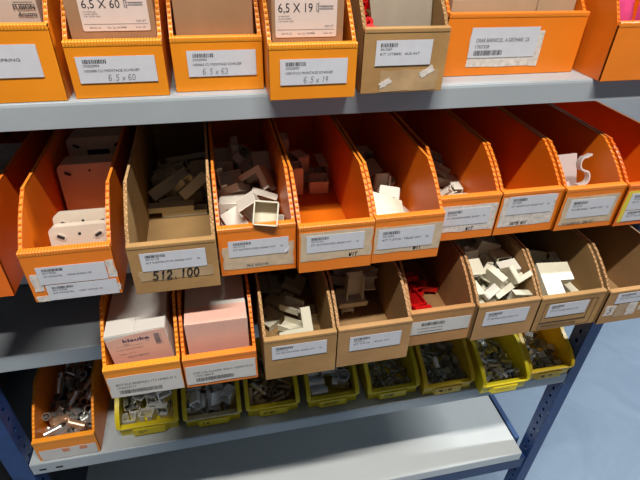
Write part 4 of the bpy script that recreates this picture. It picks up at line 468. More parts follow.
# ------------------------------------------------------------------ contents from the settled piles
def fill(key, root_loc, mats, meta, off=(.004, .006), skip=(), cut=None):
    """meta: kind -> (name, label, category, group)"""
    cache = {}; r = random.Random(key)
    for i, rec in enumerate(BAKED[key]):
        k = rec[0]
        if i in skip or (cut and rec[2] < cut[0] and rec[3] > cut[1]): continue
        if k not in cache:
            me_ob = PIECES[k]().build(meta[k][0] if k in meta else meta['*'][0], mats if not isinstance(mats, dict) else mats[k])
            b = me_ob.modifiers.new('bevel', 'BEVEL') if k in BEV else None
            if b: b.width = .0006; b.segments = 1
            cache[k] = me_ob; o = me_ob
        else:
            o = cache[k].copy(); bpy.context.scene.collection.objects.link(o)
        nm, lb, ct, gp = meta.get(k) or meta['*']
        o.name = nm; tag(o, lb, ct, gp)
        if isinstance(mats, list) and len(mats) > 1:
            # a few pieces carry the other finish of the mix
            mm = mats[0] if r.random() < .86 else mats[1]
            o.material_slots[0].link = 'OBJECT'; o.material_slots[0].material = mm
        o.rotation_mode = 'QUATERNION'
        o.rotation_quaternion = rec[4:8]
        o.location = Vector(root_loc) + Vector((rec[1]+off[0], rec[2]+off[1], rec[3]+FILL[key][3]))
BEV = {'elbow','corner','coupler','tee','cap','block','big_corner','wide_elbow','long_coupler','slim','strip','plate'}

ZA, ZA2, ZB, ZC, ZD = 0.0, -.2, -.352, -.6095, -.8945

# ------------------------------------------------------------------ the room
mb = MB(); mb.box((-4,-4,-1.45),(6,5,-1.35)); floor = struct(mb.build('floor', mat('floor', (.27,.36,.47), .35), None))
m = floor.data.materials[0]; nt = m.node_tree; N = nt.nodes; L = nt.links; b = N['Principled BSDF']
tc = N.new('ShaderNodeTexCoord'); n1 = N.new('ShaderNodeTexNoise'); n1.inputs['Scale'].default_value = 5; n1.inputs['Detail'].default_value = 7; n1.inputs['Distortion'].default_value = 1.6; n1.inputs['Roughness'].default_value = .6
L.new(tc.outputs['Object'], n1.inputs['Vector']); rp = N.new('ShaderNodeValToRGB')
rp.color_ramp.elements[0].position = .32; rp.color_ramp.elements[0].color = (.235,.315,.42,1)
rp.color_ramp.elements[1].position = .72; rp.color_ramp.elements[1].color = (.28,.37,.48,1)
L.new(n1.outputs['Fac'], rp.inputs['Fac']); L.new(rp.outputs['Color'], b.inputs['Base Color'])
mb = MB(); mb.box((-4,2.6,-1.35),(6,2.7,1.85)); struct(mb.build('wall_back', mat('wall', (.55,.56,.56), .8, var=.04, scale=3)))
mb = MB(); mb.box((4.2,-4,-1.35),(4.3,2.6,1.85)); struct(mb.build('wall_right', mat('wall r', (.55,.56,.56), .8, var=.04, scale=3)))

# ------------------------------------------------------------------ shelving
def shelf(z, label, mats, x0=.001, x1=1.0245, D=.43, lip=.0285, slots=()):
    root = thing('metal_shelf', label, 'shelf', (x0, 0, z)); w = x1-x0
    mb = MB(); mb.box((0,.0015,-.0015),(w,D,0)); mb.build('deck', mats, root, .0004, 1)
    mb = MB()
    # rolled lip: face, underside return
    prof = [(.012,-.0016),(.0025,-.0002),(.0006,-.0012),(0,-.004),(0,-lip),(.014,-lip),(.014,-lip+.0015),(.0015,-lip+.0015),(.0015,-.004),(.012,-.0028)][::-1]
    mb.prism(prof, 0, w, 'x'); mb.build('front_lip', mats, root)
    mb = MB(); mb.box((0,D-.0015,-lip),(w,D,-.0015)); mb.build('rear_lip', mats, root)
    for xa in (0, w-.0015):
        mb = MB(); mb.box((xa,.002,-lip),(xa+.0015,D-.002,-.0015)); mb.build('side_flange', mats, root)
    for sx in slots:
        mb = MB(); mb.prism(rrect(sx-.006,-lip*.62-.002,sx+.006,-lip*.62+.002,.0019,4), -.0004, .0002, 'y'); mb.build('slot', HOLE, root)
    return root
shelf(ZA, 'grey metal shelf across the top, carrying the uppermost row of bins with screw boxes', STEEL)
shelf(ZA2, 'grey metal shelf mostly hidden behind the overhanging orange bins of the second row', STEEL)
shelf(ZB, 'grey metal shelf, its front lip showing at left above the bin of metal sleeves', STEEL)
shelf(ZC, 'pale metal shelf under the small yellow bins, two slots at the left of its lip', STEEL, slots=(.017,.043))
shelf(ZD, 'pale empty metal shelf at the very bottom of the rack', WSTEEL, x1=1.004)

def post(x, y, front, label, flip, W=.033, B=None):
    B = B or BLUE
    """perforated L upright; flip=1 -> inner flange on its right side (left post)"""
    root = thing('rack_upright', label, 'shelving post', (x, y, -1.35))
    H = 1.95; Dp = .034; t = .0018
    sy = 1 if front else -1
    ya, yb = (0, t) if front else (-t, 0)
    mb = MB(); mb.box((0, ya, 0), (W, yb, H)); mb.build('front_flange', B, root, .0005, 1)
    xi = (W-t, W) if flip else (0, t)
    mb = MB()
    def yy(a, b): return (a, b) if front else (-b, -a)
    a, b_ = yy(t, .0135); mb.box((xi[0], a, 0), (xi[1], b_, H))
    a, b_ = yy(.0195, Dp); mb.box((xi[0], a, 0), (xi[1], b_, H))
    z = 0; p = .025
    a, b_ = yy(.0135, .0195)
    while z < H:
        mb.box((xi[0], a, z), (xi[1], b_, min(H, z+.016))); z += p
    mb.build('perforated_flange', B, root)
    a, b_ = yy(Dp-t, Dp)
    mb = MB(); mb.box((t, a, 0), (W-t, b_, H)); mb.build('hole_backing', B, root)  # plate added behind the holes so they look dark
    # rolled outer edge, deepened so the holes look into the dark post
    xo = (0, t) if flip else (W-t, W)
    a, b_ = yy(t, Dp)
    mb = MB(); mb.box((xo[0], a, 0), (xo[1], b_, H)); mb.build('outer_return', B, root)
    return root
pl = post(-.0335, 0, True, 'blue perforated steel upright at the front left corner of the rack', True)
pr = post(1.0262, 0, True, 'blue perforated steel upright at the front right corner, scuffed beside the bottom shelves', False, .0265, BLUEW)
post(-.0335, .435, False, 'blue perforated steel upright at the rear left corner, in the dark behind the shelves', True)
post(1.0262, .435, False, 'blue perforated steel upright at the rear right corner of the rack', False, .0265)
for sx, lb in ((-.004, 'blue side rail under the left end of the bottom shelf'), (1.006, 'blue side rail running back beside the right end of the bottom shelf')):
    if sx < 0: continue
    mb = MB(); mb.box((sx, .036, ZD-.030), (sx+.012, .400, ZD+.004)); tag(mb.build('side_rail', mat('blue rail', (.05,.10,.24), .4, var=.15, scale=20), None, .001), lb, 'rail')
mb = MB(); mb.box((.002, .003, ZD-.075), (1.0250, .020, ZD-.0305)); tag(mb.build('front_rail', mat('blue beam', (.02,.05,.15), .4, var=.1, scale=20), None, .001), 'dark blue beam below the lip of the bottom shelf', 'rail')
mb = MB(); mb.box((-.052, .437, -1.35), (1.07, .440, .6)); tag(mb.build('added_back_sheet', DARK_SHEET), 'dark sheet added behind the shelving rack to darken the bin interiors', 'panel')  # added sheet, keeps the interiors dark from behind
mb = MB(); mb.box((-.060, .0, -1.35), (-.057, .436, .6)); tag(mb.build('added_end_sheet', DARK_SHEET), 'dark sheet added at the left end of the rack to fill the black gap', 'panel')  # added dark sheet where only blackness shows beside the left post

# ------------------------------------------------------------------ row 1 (on the top shelf)
def r1(x0, x1, y, label, kind=AMBER, **k): return fold_bin(kind, x0, x1, y, ZA+.0003, label, **k)
h1 = .057
b = r1(.092,.2175,.002,'amber plastic bin at the top left corner of the photo, cut off by the edge', hf=.074, hs=.13, seed=1)
s = label_at(b, .1255, .074, .12,.34,.88,.76, off=.0006); s.paper()
s.text('KIN AARDINGSPRING', s.w*.22, s.h*.50, .0042, s.w*.60); s.build('label', [PAPER, INK], b)
b = r1(.225,.319,.006,'amber plastic bin with handwritten 6.5 x 60, holding the large-lettered screw carton', hf=h1, seed=2)
std_label(b,.094,h1,.09,.28,.90,.74,'1000080 CU MONTAGE SCHROEF',3,num='2750229904',hand=('6.5 x 60',.36,.08,.22),rot=0)
b = r1(.326,.4215,.014,'amber plastic bin with handwritten 6.5 x 63 that holds a blank carton', hf=h1, seed=3)
std_label(b,.0955,h1,.16,.29,.92,.76,'1000063 CU MONTAGE SCHROEF',4,num='2750229905',hand=('6.5 x 63',.20,.08,.22))
b = r1(.4235,.5165,-.026,'amber plastic bin with handwritten 6.5 x 19 that overhangs the top shelf', hf=h1, seed=4)
std_label(b,.093,h1,.12,.28,.89,.74,'100019 CU MONTAGE SCHROEF',5,num='2750229907',hand=('6.5 x 19',.34,.08,.22))
b = fold_bin(CARD2, .5255,.6225,-.018, ZA+.0003,'brown cardboard bin on the top shelf with peeling tape and red plugs inside', hf=.069, hs=.12, cardb=True, seed=5)
std_label(b,.097,.069,.14,.44,.80,.82,'KIT UITBREI.  AUS INT',6,num='5013367',off=.0006)
tape_strip(b,.097,.069,.22,.03,.92,.36,31,CLEAR,off=0)
for i,(u,v,s_) in enumerate(((.24,.08,.10),(.72,.22,.12))):
    tape_strip(b,.097,.069,u,v,u+s_*1.4,v+s_*.9,40+i,TAPEW,rot=.5,off=.0004)
b = r1(.643,.829,.032,'wide orange plastic bin on the top shelf with cartons inside', kind=ORANGE, hf=.073, hs=.12, seed=6)
tape_strip(b,.186,.073,.17,.15,.70,.72,33,TAPEW,rot=-.01)
s = label_at(b,.186,.073,.17,.30,.66,.78,.0,off=.0006); s.paper()
s.text('DRAK BARNICOL  A GIETHARS  2X', s.w*.09, s.h*.52, .0066, s.w*.78); s.text('1765328', s.w*.09, s.h*.32, .0058, s.w*.20); s.bars(s.w*.08, s.h*.08, s.w*.42, s.h*.17, 9)
s.build('label', [PAPER, INK], b)
b = r1(.8385,1.008,-.012,'orange plastic bin at the top right corner of the photo, filled with pink film packs', kind=ORANGE, hf=.069, hs=.13, ys=.05, seed=7)

def carton(x0,y0,z0,w,d,h,label,m,rz=0,name='carton',rx=0):
    root = thing(name, label, 'box', (x0,y0,z0), rz); root.rotation_euler[0] = rx
    mb = MB(); mb.box((0,0,0),(w,d,h-.001)); mb.build('body', m, root, .0012, 2)
    for (a,b_) in (((.0005,.0005,h-.001),(w/2-.0004,d-.0005,h)), ((w/2+.0004,.0005,h-.001),(w-.0005,d-.0005,h))):
        mb = MB(); mb.box(a,b_); mb.build('top_flap', m, root)
    return root
KRAFT = mat('kraft carton', (.40,.215,.11), .6, spec=.15, var=.12, scale=25)
def screwlabel(root, w, h, u0, v0, u1, v1, big, ct, seed):
    s = Sheet((u1-u0)*w, (v1-v0)*h, Matrix.Translation((u0*w, -.0002, v0*h))); W, H = s.w, s.h
    s.paper(rrect(0,0,W,H,.002))
    s.text(big, W*.05, H*.66, H*.34, W*.55, mi=1)
    for k, q in enumerate(('CU MONTAGE', 'SCHROEF VERZINKT', 'TX KOP 250')): s.text(q, W*.05, H*(.54-k*.065), H*.055, W*(.18+.03*k), mi=2)
    # the pictured screw: head, washer, threaded shank
    X, Z = W*.66, H*.78
    s.rect(X, Z-H*.10, X+W*.012, Z+H*.10, 2); s.rect(X+W*.03, Z-H*.13, X+W*.042, Z+H*.13, 2); s.rect(X, Z-H*.10, X+W*.03, Z-H*.085, 2); s.rect(X, Z+H*.085, X+W*.03, Z+H*.10, 2)
    s.rect(X+W*.04, Z-H*.045, X+W*.28, Z-H*.03, 2); s.rect(X+W*.04, Z+H*.03, X+W*.28, Z+H*.045, 2)
    for k in range(12): s.stroke([(X+W*(.07+.017*k), Z-H*.05), (X+W*(.08+.017*k), Z+H*.05)], W*.006, 2)
    s.text(ct, W*.80, H*.26, H*.085, W*.15, mi=2)
    s.rect(W*.03, H*.20, W*.97, H*.21, 2)
    s.text('DIN EL 42', W*.10, H*.08, H*.07, W*.16, mi=2); s.text('lot 1g 165988', W*.36, H*.08, H*.07, W*.28, mi=2); s.text('A-Nr. 501', W*.78, H*.08, H*.07, W*.15, mi=2)
    s.build('printed_label', [PINKW, INK, GREYINK], root)
c = carton(.2325,.017,.005,.082,.20,.120,'brown carton with a pinkish screw label, left of the blank carton',KRAFT); screwlabel(c,.082,.120,.16,.49,.94,.755,'6,5 X 60','100 ST',1)
c = carton(.333,.025,.005,.081,.20,.120,'plain brown carton without a label, standing in the amber bin marked 6.5 x 63',KRAFT)
c = carton(.4285,-.016,.005,.074,.20,.120,'brown carton with a pinkish screw label, right of the blank carton',KRAFT); screwlabel(c,.074,.120,.05,.47,.90,.765,'6,5 X 19','200 ST',2)
c = carton(.100,.022,.005,.108,.20,.115,'pale brown carton with black lettering in the amber bin at far left',mat('pale carton',(.60,.47,.38),.6,var=.08,scale=20),name='carton')
s = Sheet(.10,.05,Matrix.Translation((.003,-.0005,.058))); s.text('FUSION', .084, .0205, .0065, .019, bold=True, mi=0); s.text('Arustro', .086, .0145, .0055, .017, mi=0, shear=.25, bold=True)
s.rect(.085,.0265,.102,.0271,0)
s.build('printing', [INK], c)
# grey board standing in the cardboard bin
c = thing('folded_board','grey brown corrugated board leaning in the cardboard bin on the top shelf','cardboard',(.5460,.010,.005),rz=0)
mb = MB(); mb.prism([(.004,0),(.070,0),(.071,.125),(-.008,.125),(-.001,.07)],0,.003,'y'); o = mb.build('board', CARDGREY, c); 
c.rotation_euler[0] = -.22
# red plugs
r = random.Random(2); proto = None
for k in range(9):
    if proto is None:
        mbp = MB(); mbp.tube(.0042,.0022,.030,10); mbp.tube(.0056,.0022,.003,10,M=Matrix.Translation((0,0,.0155)))
        for q in range(4):
            mbp.box((-.0055,-.0006,-.010),(.0055,.0006,.010),M=Matrix.Rotation(q*PI/4,4,'Z'))
        o = proto = mbp.build('wall_plug', REDP)
    else: o = proto.copy(); bpy.context.scene.collection.objects.link(o)
    tag(o,'red plastic wall plug at the left side of the cardboard bin on the top shelf','plug','red wall plugs in the cardboard bin')
    o.location = (.5345+.006*(k%2)+r.uniform(0,.001), .012+.014*(k//2), .052+.008*(k//2)+r.uniform(0,.004)); o.rotation_euler = (r.uniform(.9,1.5), r.uniform(-.4,.4), r.uniform(-.5,.5))
# carton under the plugs
carton(.5300,-.010,.0045,.013,.100,.044,'small dark carton under the red wall plugs',KRAFT)
# cartons in the wide bin
TANC = mat('tan carton',(.52,.36,.22),.6,var=.08,scale=20)
carton(.650,.045,.005,.112,.20,.082,'tan carton lying at the left inside the wide orange bin',TANC)
carton(.768,.052,.005,.053,.22,.086,'narrower tan carton at the right inside the wide orange bin',TANC)
# pink packs
for k,(x,y,z,a,lb) in enumerate(((.848,.006,.075,.05,'pink film pack nearest the left wall of the top right bin'),(.893,.008,.078,-.12,'pink film pack second from the left wall of the top right bin'),(.938,.008,.076,.1,'pink film pack at the right in the top right bin'))):
    root = thing('film_pack', lb, 'pack', (x,y,z-.069)); 
    mb = MB()
    nx, nz = 8, 10; vs=[]; fs=[]
    for side in (0,1):
        for i in range(nx+1):
            for j in range(nz+1):
                u, v = i/nx, j/nz; t_ = .013*(math.sin(PI*u)*math.sin(PI*v))**.4 if 0<u<1 and 0<v<1 else 0
                t_ *= 1+.25*math.sin(7*u+5*v+k)
                vs.append((u*.042, .016+(t_ if side else -t_), v*.098))
    for side in (0,1):
        o_ = side*(nx+1)*(nz+1)
        for i in range(nx):
            for j in range(nz):
                q = (o_+i*(nz+1)+j, o_+(i+1)*(nz+1)+j, o_+(i+1)*(nz+1)+j+1, o_+i*(nz+1)+j+1)
                fs.append(q if side==0 else q[::-1])
    mb.add(vs, fs, 0, None, True); mb.build('pouch', PINK, root)
    mb = MB(); mb.box((.004,.0155,.098),(.038,.0165,.110)); mb.build('clear_header', GLASSY, root)
    root.rotation_euler = (-.12, 0, a)

# ------------------------------------------------------------------ row 2
def r2(x0, x1, y, label, kind=ORANGE, **k): 
    k.setdefault('hf', .068)
    b = fold_bin(kind, x0, x1, y, ZA2+.0003, label, **k); return b, x1-x0, k['hf']
b,w,h = r2(.030,.1215,-.058,'orange plastic bin cut off by the left edge in the second row, holding white boxes',kind=RED_ORANGE,seed=10)
b,w,h = r2(.148,.240,-.074,'orange plastic bin with two stacked white labels, holding white mounting plates',seed=11)
tape_strip(b,w,h,.04,.22,.14,.56,51,TAPEW); tape_strip(b,w,h,.90,.36,.99,.72,52,TAPEW); tape_strip(b,w,h,.03,.0,.2,.12,53,TAPEW); tape_strip(b,w,h,.9,.08,.995,.22,54,TAPEW)
std_label(b,w,h,.13,.35,.89,.70,'KIT MONOTEL.     MOOD ENKELV CR',11,num='5017026')
std_label(b,w,h,.17,.02,.97,.33,'KIT MONOTEL.     WEST 2VOUD CR',12,num='5017028')
b,w,h = fold_bin(CARD2,.256,.351,-.081,ZA2+.0003,'brown cardboard bin with 512.100 handwritten under its label',hf=.068,hs=.112,cardb=True,seed=12),.095,.068
ts = tape_strip(b,w,h,.08,.27,.93,.47,55,CLEAR)
s = label_at(b,w,h,.12,.26,.86,.48,off=.0006); s.hand('512.100',.010,.0025,.0110,0,.0014,1.12); s.build('handwriting',[PEN],ts)
std_label(b,w,h,.13,.48,.87,.84,'KIT KOPPELSTUK 60X60 WIT',13,num='5015118',qty='50')
b,w,h = r2(.353,.444,-.065,'orange plastic bin with a curling label beside the 512.100 bin, heaped with corner pieces',seed=13)
ts = tape_strip(b,w,h,.04,.13,.97,.62,56,TAPE); 
std_label(b,w,h,.12,.40,.90,.74,'KIT BUITENHOEK 60X60 WIT',14,num='5015122',qty='40')
s = label_at(b,w,h,.3,.17,.8,.3,off=.0006); s.text('BLZ 6563146',.004,.001,.0046,.026,mi=0,bold=True); s.build('old_print',[GREYINK],ts)
mb = MB(); mb.prism([(0,0),(.010,.004),(.010,.012)][::1],-.003,-.0024,'y',M=Matrix.Translation((.076,0,.028))@Matrix.Rotation(.35,4,'Z')); mb.build('curled_corner',PAPER,b)
b,w,h = r2(.4455,.5375,-.076,'orange plastic bin marked WIT, empty at the front, beside the curling-label bin',seed=14)
tape_strip(b,w,h,.02,.26,.985,.86,57,TAPE,hand=('WIT',.68,.04,.075))
std_label(b,w,h,.10,.44,.87,.80,'KIT BUITENHOEK 40X60 WIT',15,num='5015124',qty='60')
b,w,h = r2(.539,.629,-.073,'orange plastic bin marked WIT with a flat white piece lying on top inside',seed=15)
tape_strip(b,w,h,.02,.22,.985,.80,58,TAPE,hand=('WIT',.60,.04,.075))
std_label(b,w,h,.06,.32,.87,.75,'KIT T-STUK  TELES WIT',16,num='5012344',qty='20')
b,w,h = r2(.6355,.7235,-.042,'orange plastic bin set back beside the flat-piece bin, holding a few slim channel pieces',seed=16)
tape_strip(b,w,h,.02,.20,.97,.80,59,TAPEW,hand=('WIT',.52,.03,.075))
std_label(b,w,h,.10,.36,.86,.74,'KIT BINNENHOEK 20X20',17,num='5012410',qty='40')
b,w,h = r2(.7255,.816,-.042,'empty orange plastic bin with faded handwriting 15/75 and WIT under its label',seed=17)
tape_strip(b,w,h,.03,.20,.93,.88,60,TAPEW,hand=('15/75  WIT',.22,.05,.06))
std_label(b,w,h,.12,.48,.88,.90,'KIT EINDSTUK 20X20 WIT',18,num='5012431',qty='20')
b,w,h = r2(.8175,.910,-.047,'orange plastic bin near the right edge holding two curved white clips',seed=18)
ts = tape_strip(b,w,h,.04,.14,.95,.80,61,TAPE)
s = label_at(b,w,h,.08,.14,.9,.26,off=.0006); s.text('KIT KLEMBEUGEL 16MM WIT',.002,.001,.0046,.05,mi=0,bold=True); s.build('old_print',[GREYINK],ts)
std_label(b,w,h,.12,.30,.88,.74,'KIT BEUGELS  16MM WIT',19,num='5012518',qty='20')
b,w,h = r2(.912,1.002,-.051,'orange plastic bin cut off by the right edge, yellow tape on its front',kind=RED_ORANGE,seed=19)
tape_strip(b,w,h,.03,.10,.30,.86,62,mat('yellow tape',(.80,.62,.05),.4)); 
std_label(b,w,h,.10,.40,.90,.80,'KIT KLEM 20MM',20,num='5012520'); std_label(b,w,h,.10,.12,.90,.38,'KIT KLEM 25MM',21,num='5012521')

# second row contents
for (x,y,lb,hh) in ((.0445,-.010,'white carton with a small barcode at the front of the leftmost orange bin',.122),(.040,.048,'white carton in the middle of the leftmost orange bin',.080),(.040,.132,'white carton at the back of the leftmost orange bin',.080)):
    c = carton(x,y,ZA2+.0045,.070,.050,hh,lb,WHITEBOX)
    s = Sheet(.03,.03,Matrix.Translation((.035,-.0005,.03))); s.bars(0,0,.02,.012,7); s.bars(0,.016,.02,.003,8); s.build('barcode',[WHITEBOX,INK],c)
def mount_plate(x,y,z,w,h,d,label,tilt,window=False):
    root = thing('mounting_plate', label, 'wall plate', (x,y,z)); root.rotation_euler[0] = tilt
    mb = MB(); mb.prism(rrect(0,0,w,h,.007,6),0,d,'y'); mb.build('shell',WHITEP,root,.0015,2)
    for (sx,sz,a) in ((.012,h-.012,.5),(w-.012,h-.012,-.5+PI)):
        M = Matrix.Translation((sx,0,sz)) @ Matrix.Rotation(a,4,'Y')
        mb = MB(); mb.prism(rrect(-.0060,-.0034,.0060,.0034,.0033,5),-.0008,.0001,'y',M=M); mb.prism(rrect(-.0042,-.0018,.0042,.0018,.0017,5),-.0011,-.0007,'y',1,M=M)
        mb.build('screw_slot',[mat('slot rim',(.62,.52,.42),.4),HOLE],root)
    mb = MB()
    if window: mb.prism(rrect(w*.32,h*.45,w*.70,h*.80,.002,3),-.0006,.0002,'y'); mb.build('window',HOLE,root)
    else: mb.prism(rrect(w/2-.0016,h-.011,w/2+.0016,h-.008,.0015,4),-.0006,.0001,'y'); mb.build('screw_hole',HOLE,root)
mount_plate(.1705,-.050,ZA2+.008,.0635,.066,.012,'white mounting plate with two slotted holes, frontmost in the orange bin',-.22)
mount_plate(.1715,-.030,ZA2+.008,.0635,.070,.012,'white mounting plate just behind the frontmost one',-.22)
mount_plate(.1575,.080,ZA2+.0095,.078,.080,.035,'white surface box with rounded corners in the middle of the orange bin',-.10)
mount_plate(.1575,.150,ZA2+.006,.078,.092,.035,'white surface box with a square window at the back of the orange bin',-.05,True)
W2 = [IVORY2]
fill('r2b2',(.256,-.081,ZA2+.0003),[IVORY],{'*':('cable_duct_coupler','grey white duct coupler piece at the back of the cardboard bin marked 512.100','duct fitting','duct couplers in the 512.100 bin')})
fill('r2b3',(.353,-.065,ZA2+.0003),[IVORY2],{'big_corner':('duct_corner','white right-angled duct corner piece heaped in the orange bin with the curling label','duct fitting','duct corners in the orange bin with the curling label'),'coupler':('duct_coupler','small white U-shaped duct coupler among the corner pieces behind the curling label','duct fitting','duct couplers behind the curling label'),'elbow':('duct_elbow','flat white L-shaped duct elbow among the corner pieces behind the curling label','duct fitting','duct elbows behind the curling label')},cut=(.05,.034))
fill('r2b4',(.4455,-.076,ZA2+.0003),[IVORY2],{'*':('duct_block','white duct piece in the dark back of the half-empty orange bin','duct fitting','duct pieces at the back of the half-empty orange bin')})
fill('r2b5',(.539,-.073,ZA2+.0003),[IVORY2],{'*':('duct_fitting','white duct fitting under the flat white piece in the orange bin marked T-STUK','duct fitting','duct fittings in the bin marked T-STUK')},cut=(.060,.018))
fill('r2b6',(.6355,-.042,ZA2+.0003),[IVORY2],{'*':('duct_channel','slim white channel piece in the set-back orange bin marked BINNENHOEK','duct fitting','channel pieces in the bin marked BINNENHOEK')})
def place(kind, name, label, cat, loc, rot, m, group=None, scale=1, mode='XYZ'):
    o = PIECES[kind]().build(name, m, None); bv = o.modifiers.new('bevel','BEVEL'); bv.width=.0006; bv.segments=1
    o.rotation_mode = mode; o.location = loc; o.rotation_euler = rot; o.scale = (scale,)*3; return tag(o,label,cat,group)
FRONT = {}
# hand-placed pieces seen at the front of the bins
place('block','duct_end_cap','open cream duct cap standing just behind the front of the curling-label bin','duct fitting',(.411,-.047,ZA2+.072),(PI+.95,.1,-.15),IVORY,scale=.95)
place('plate','flat_duct_piece','large flat white duct piece lying slanted on top in the bin marked T-STUK','duct fitting',(.566,-.036,ZA2+.060),(.42,.36,1.40),IVORY,scale=.95,mode='ZYX')
def hook(label, loc, rot):
    o = pc_hook().build('cable_clip', PLAST_CL); o.location = loc; o.rotation_euler = rot; o.scale = (.75,1.15,.8); tag(o,label,'clip')
hook('curved white cable clip standing upright in the bin near the right edge',(.861,-.012,ZA2+.078),(1.2,0,-.25))
o = place('plate','flat_plastic_piece','pale flat plastic piece behind the curved clip in the bin near the right edge','plastic part',(.858,.016,ZA2+.046),(1.15,0.0,.05),PLAST_CL,scale=1.35)
o = place('plate','plastic_strip','pale plastic strip lying against the left wall beside the curved clip','plastic part',(.838,-.026,ZA2+.038),(1.0,-.3,.2),PLAST_CL,scale=.8)

# ------------------------------------------------------------------ row 3
def r3(x0, x1, y, label, kind=CARD, cardb=True, **k):
    k.setdefault('hf', .070); k.setdefault('hs',.108); k.setdefault('ys',.064)
    return fold_bin(kind, x0, x1, y, ZB+.0003, label, cardb=cardb, **k), x1-x0, k['hf']
b,w,h = r3(.199,.2905,-.099,'amber plastic bin holding the salmon-fronted carton with dark blue lettering',kind=AMBER,cardb=False,hf=.054,seed=20)
s = label_at(b,w,h,.02,.04,.99,.74,off=.0006); s.paper(torn(s.w,s.h,70,.0008)); W,H=s.w,s.h
s.text('8210 KLA EINDHULS 17.2 16MM2 ST 2',W*.10,H*.56,H*.15,W*.82); s.text('1700070717',W*.10,H*.40,H*.13,W*.26); s.bars(W*.12,H*.14,W*.58,H*.18,22); s.build('label',[PAPERW,INK],b)
b,w,h = r3(.293,.386,-.100,'orange plastic bin holding the plain salmon-fronted carton without lettering',kind=ORANGE,cardb=False,hf=.054,seed=21)
s = label_at(b,w,h,.02,.12,.98,.76,off=.0006); s.paper(torn(s.w,s.h,71,.0008)); W,H=s.w,s.h
s.text('2150 LUG KLAUKE 10X6 2 16MM2 ST/10',W*.10,H*.56,H*.15,W*.85); s.text('1700138818',W*.12,H*.40,H*.13,W*.26); s.bars(W*.13,H*.12,W*.54,H*.20,23); s.build('label',[PAPERW,INK],b)
b,w,h = r3(.3955,.4905,-.107,'brown cardboard bin next to the two salmon boxes, an ivory L-shaped elbow lying inside',hf=.075,kind=CARD2,seed=22)
std_label(b,w,h,.10,.52,.86,.84,'KIT BUITENHOEK 40X40 WIT',24,num='5013214',qty='40')
b,w,h = r3(.493,.596,-.104,'brown cardboard bin with grey tee pieces standing at the back and an empty front',hf=.073,seed=23)
std_label(b,w,h,.16,.42,.86,.78,'KIT T-STUK    40X60 WIT',25,num='5013216')
b,w,h = r3(.601,.6985,-.086,'brown cardboard bin with red plastic caps inside and a wide label across its front',hf=.066,kind=CARD3,seed=24)
s = label_at(b,w,h,.02,.36,.96,.74,off=.0006); s.paper(); W,H=s.w,s.h
s.bars(W*.18,H*.62,W*.38,H*.24,26); s.text('KIT EINDDOP  ROOD 16MM',W*.12,H*.36,H*.16,W*.42); s.rect(W*.14,H*.16,W*.55,H*.20); s.build('label',[PAPERW,INK],b)
b,w,h = r3(.700,.7975,-.093,'brown cardboard bin heaped full of ivory duct corners and couplers',hf=.069,seed=25)
std_label(b,w,h,.12,.42,.84,.82,'KIT BINNENHOEK 40X40 WIT',27,num='5013218')
b,w,h = r3(.800,.908,-.093,'brown cardboard bin with a printed black frame on its front',hf=.067,kind=CARD2,seed=26)
s = label_at(b,w,h,.08,.06,.90,.84,off=.0002); W,H=s.w,s.h
for (a,c_,d,e) in ((0,0,W,.0008),(0,H-.0008,W,H),(0,0,.0008,H),(W-.0008,0,W,H),(0,H*.22,W*.9,H*.25),(W*.88,H*.2,W*.89,H)): s.rect(a,c_,d,e)
s.text('VERPAKKING KARTON 12 STUKS',W*.05,H*.07,.0055,W*.68,bold=True); s.build('printed_frame',[CARD['front'],INK],b)
std_label(b,w,h,.14,.42,.76,.80,'KIT VL.HOEK 40X60 WIT',28,num='5013220',off=.0008)
b,w,h = r3(.9105,1.010,-.098,'brown cardboard bin at the right end with torn white paper on its front',hf=.067,seed=27)
std_label(b,w,h,.14,.62,.98,.92,'KIT BUITENHOEK 16X16',29,num='5013230',off=.0008)
tape_strip(b,w,h,.04,.26,.22,.56,73,TAPEW,hand=('5',.3,.25,.16)); tape_strip(b,w,h,.24,.18,.42,.62,74,CLEAR); tape_strip(b,w,h,.44,.2,.60,.62,75,TAPEW); tape_strip(b,w,h,.66,.30,.95,.60,76,TAPEW)
# salmon fronted boxes
zb = ZB+.0045
c = carton(.2120,-.080,zb+.001,.073,.20,.085,'white carton with a salmon front and dark blue lettering',WHITEBOX,name='carton')
c.rotation_euler[1] = -.08
s = Sheet(.0718,.0845,Matrix.Translation((.0006,-.0002,.0))); W,H=s.w,s.h
top=[(W-k*W/8, H-.0004-.007*(k/8)**2.2) for k in range(9)]
s.paper([(0,0),(W,0)]+top)
s.text('klauke',W*.27,H*.845,H*.085,W*.44,mi=1,bold=True)
s.text('SV32',W*.27,H*.78,H*.045,W*.09,mi=2); s.text('16',W*.64,H*.80,H*.04,W*.05,mi=2)
s.text('Cu 16mm2 12 DIN 46228 100 Stuck',W*.11,H*.69,H*.04,W*.45,mi=2); s.text('Teilenr. 171 12',W*.13,H*.60,H*.04,W*.28,mi=2)
s.rect(W*.12,H*.765,W*.58,H*.768,2); s.text('MADE IN GERMANY',W*.26,H*.52,H*.045,W*.36,mi=2)
s.bars(W*.79,H*.70,W*.09,H*.22,31,mi=2,vertical=True); s.rect(W*.90,H*.70,W*.905,H*.90,2)
s.build('salmon_front',[PINKP,BLUEINK,GREYINK],c)
c = carton(.3005,-.081,zb,.078,.20,.090,'white carton with a blank salmon front and no lettering',WHITEBOX,name='carton')
s = Sheet(.077,.0895,Matrix.Translation((.0005,-.0002,.0))); s.paper(); s.build('salmon_front',[PINKP],c)
mb = MB(); mb.box((.0005,-.0004,.0900),(.0775,.030,.0905)); mb.build('salmon_flap',PINKP,c)
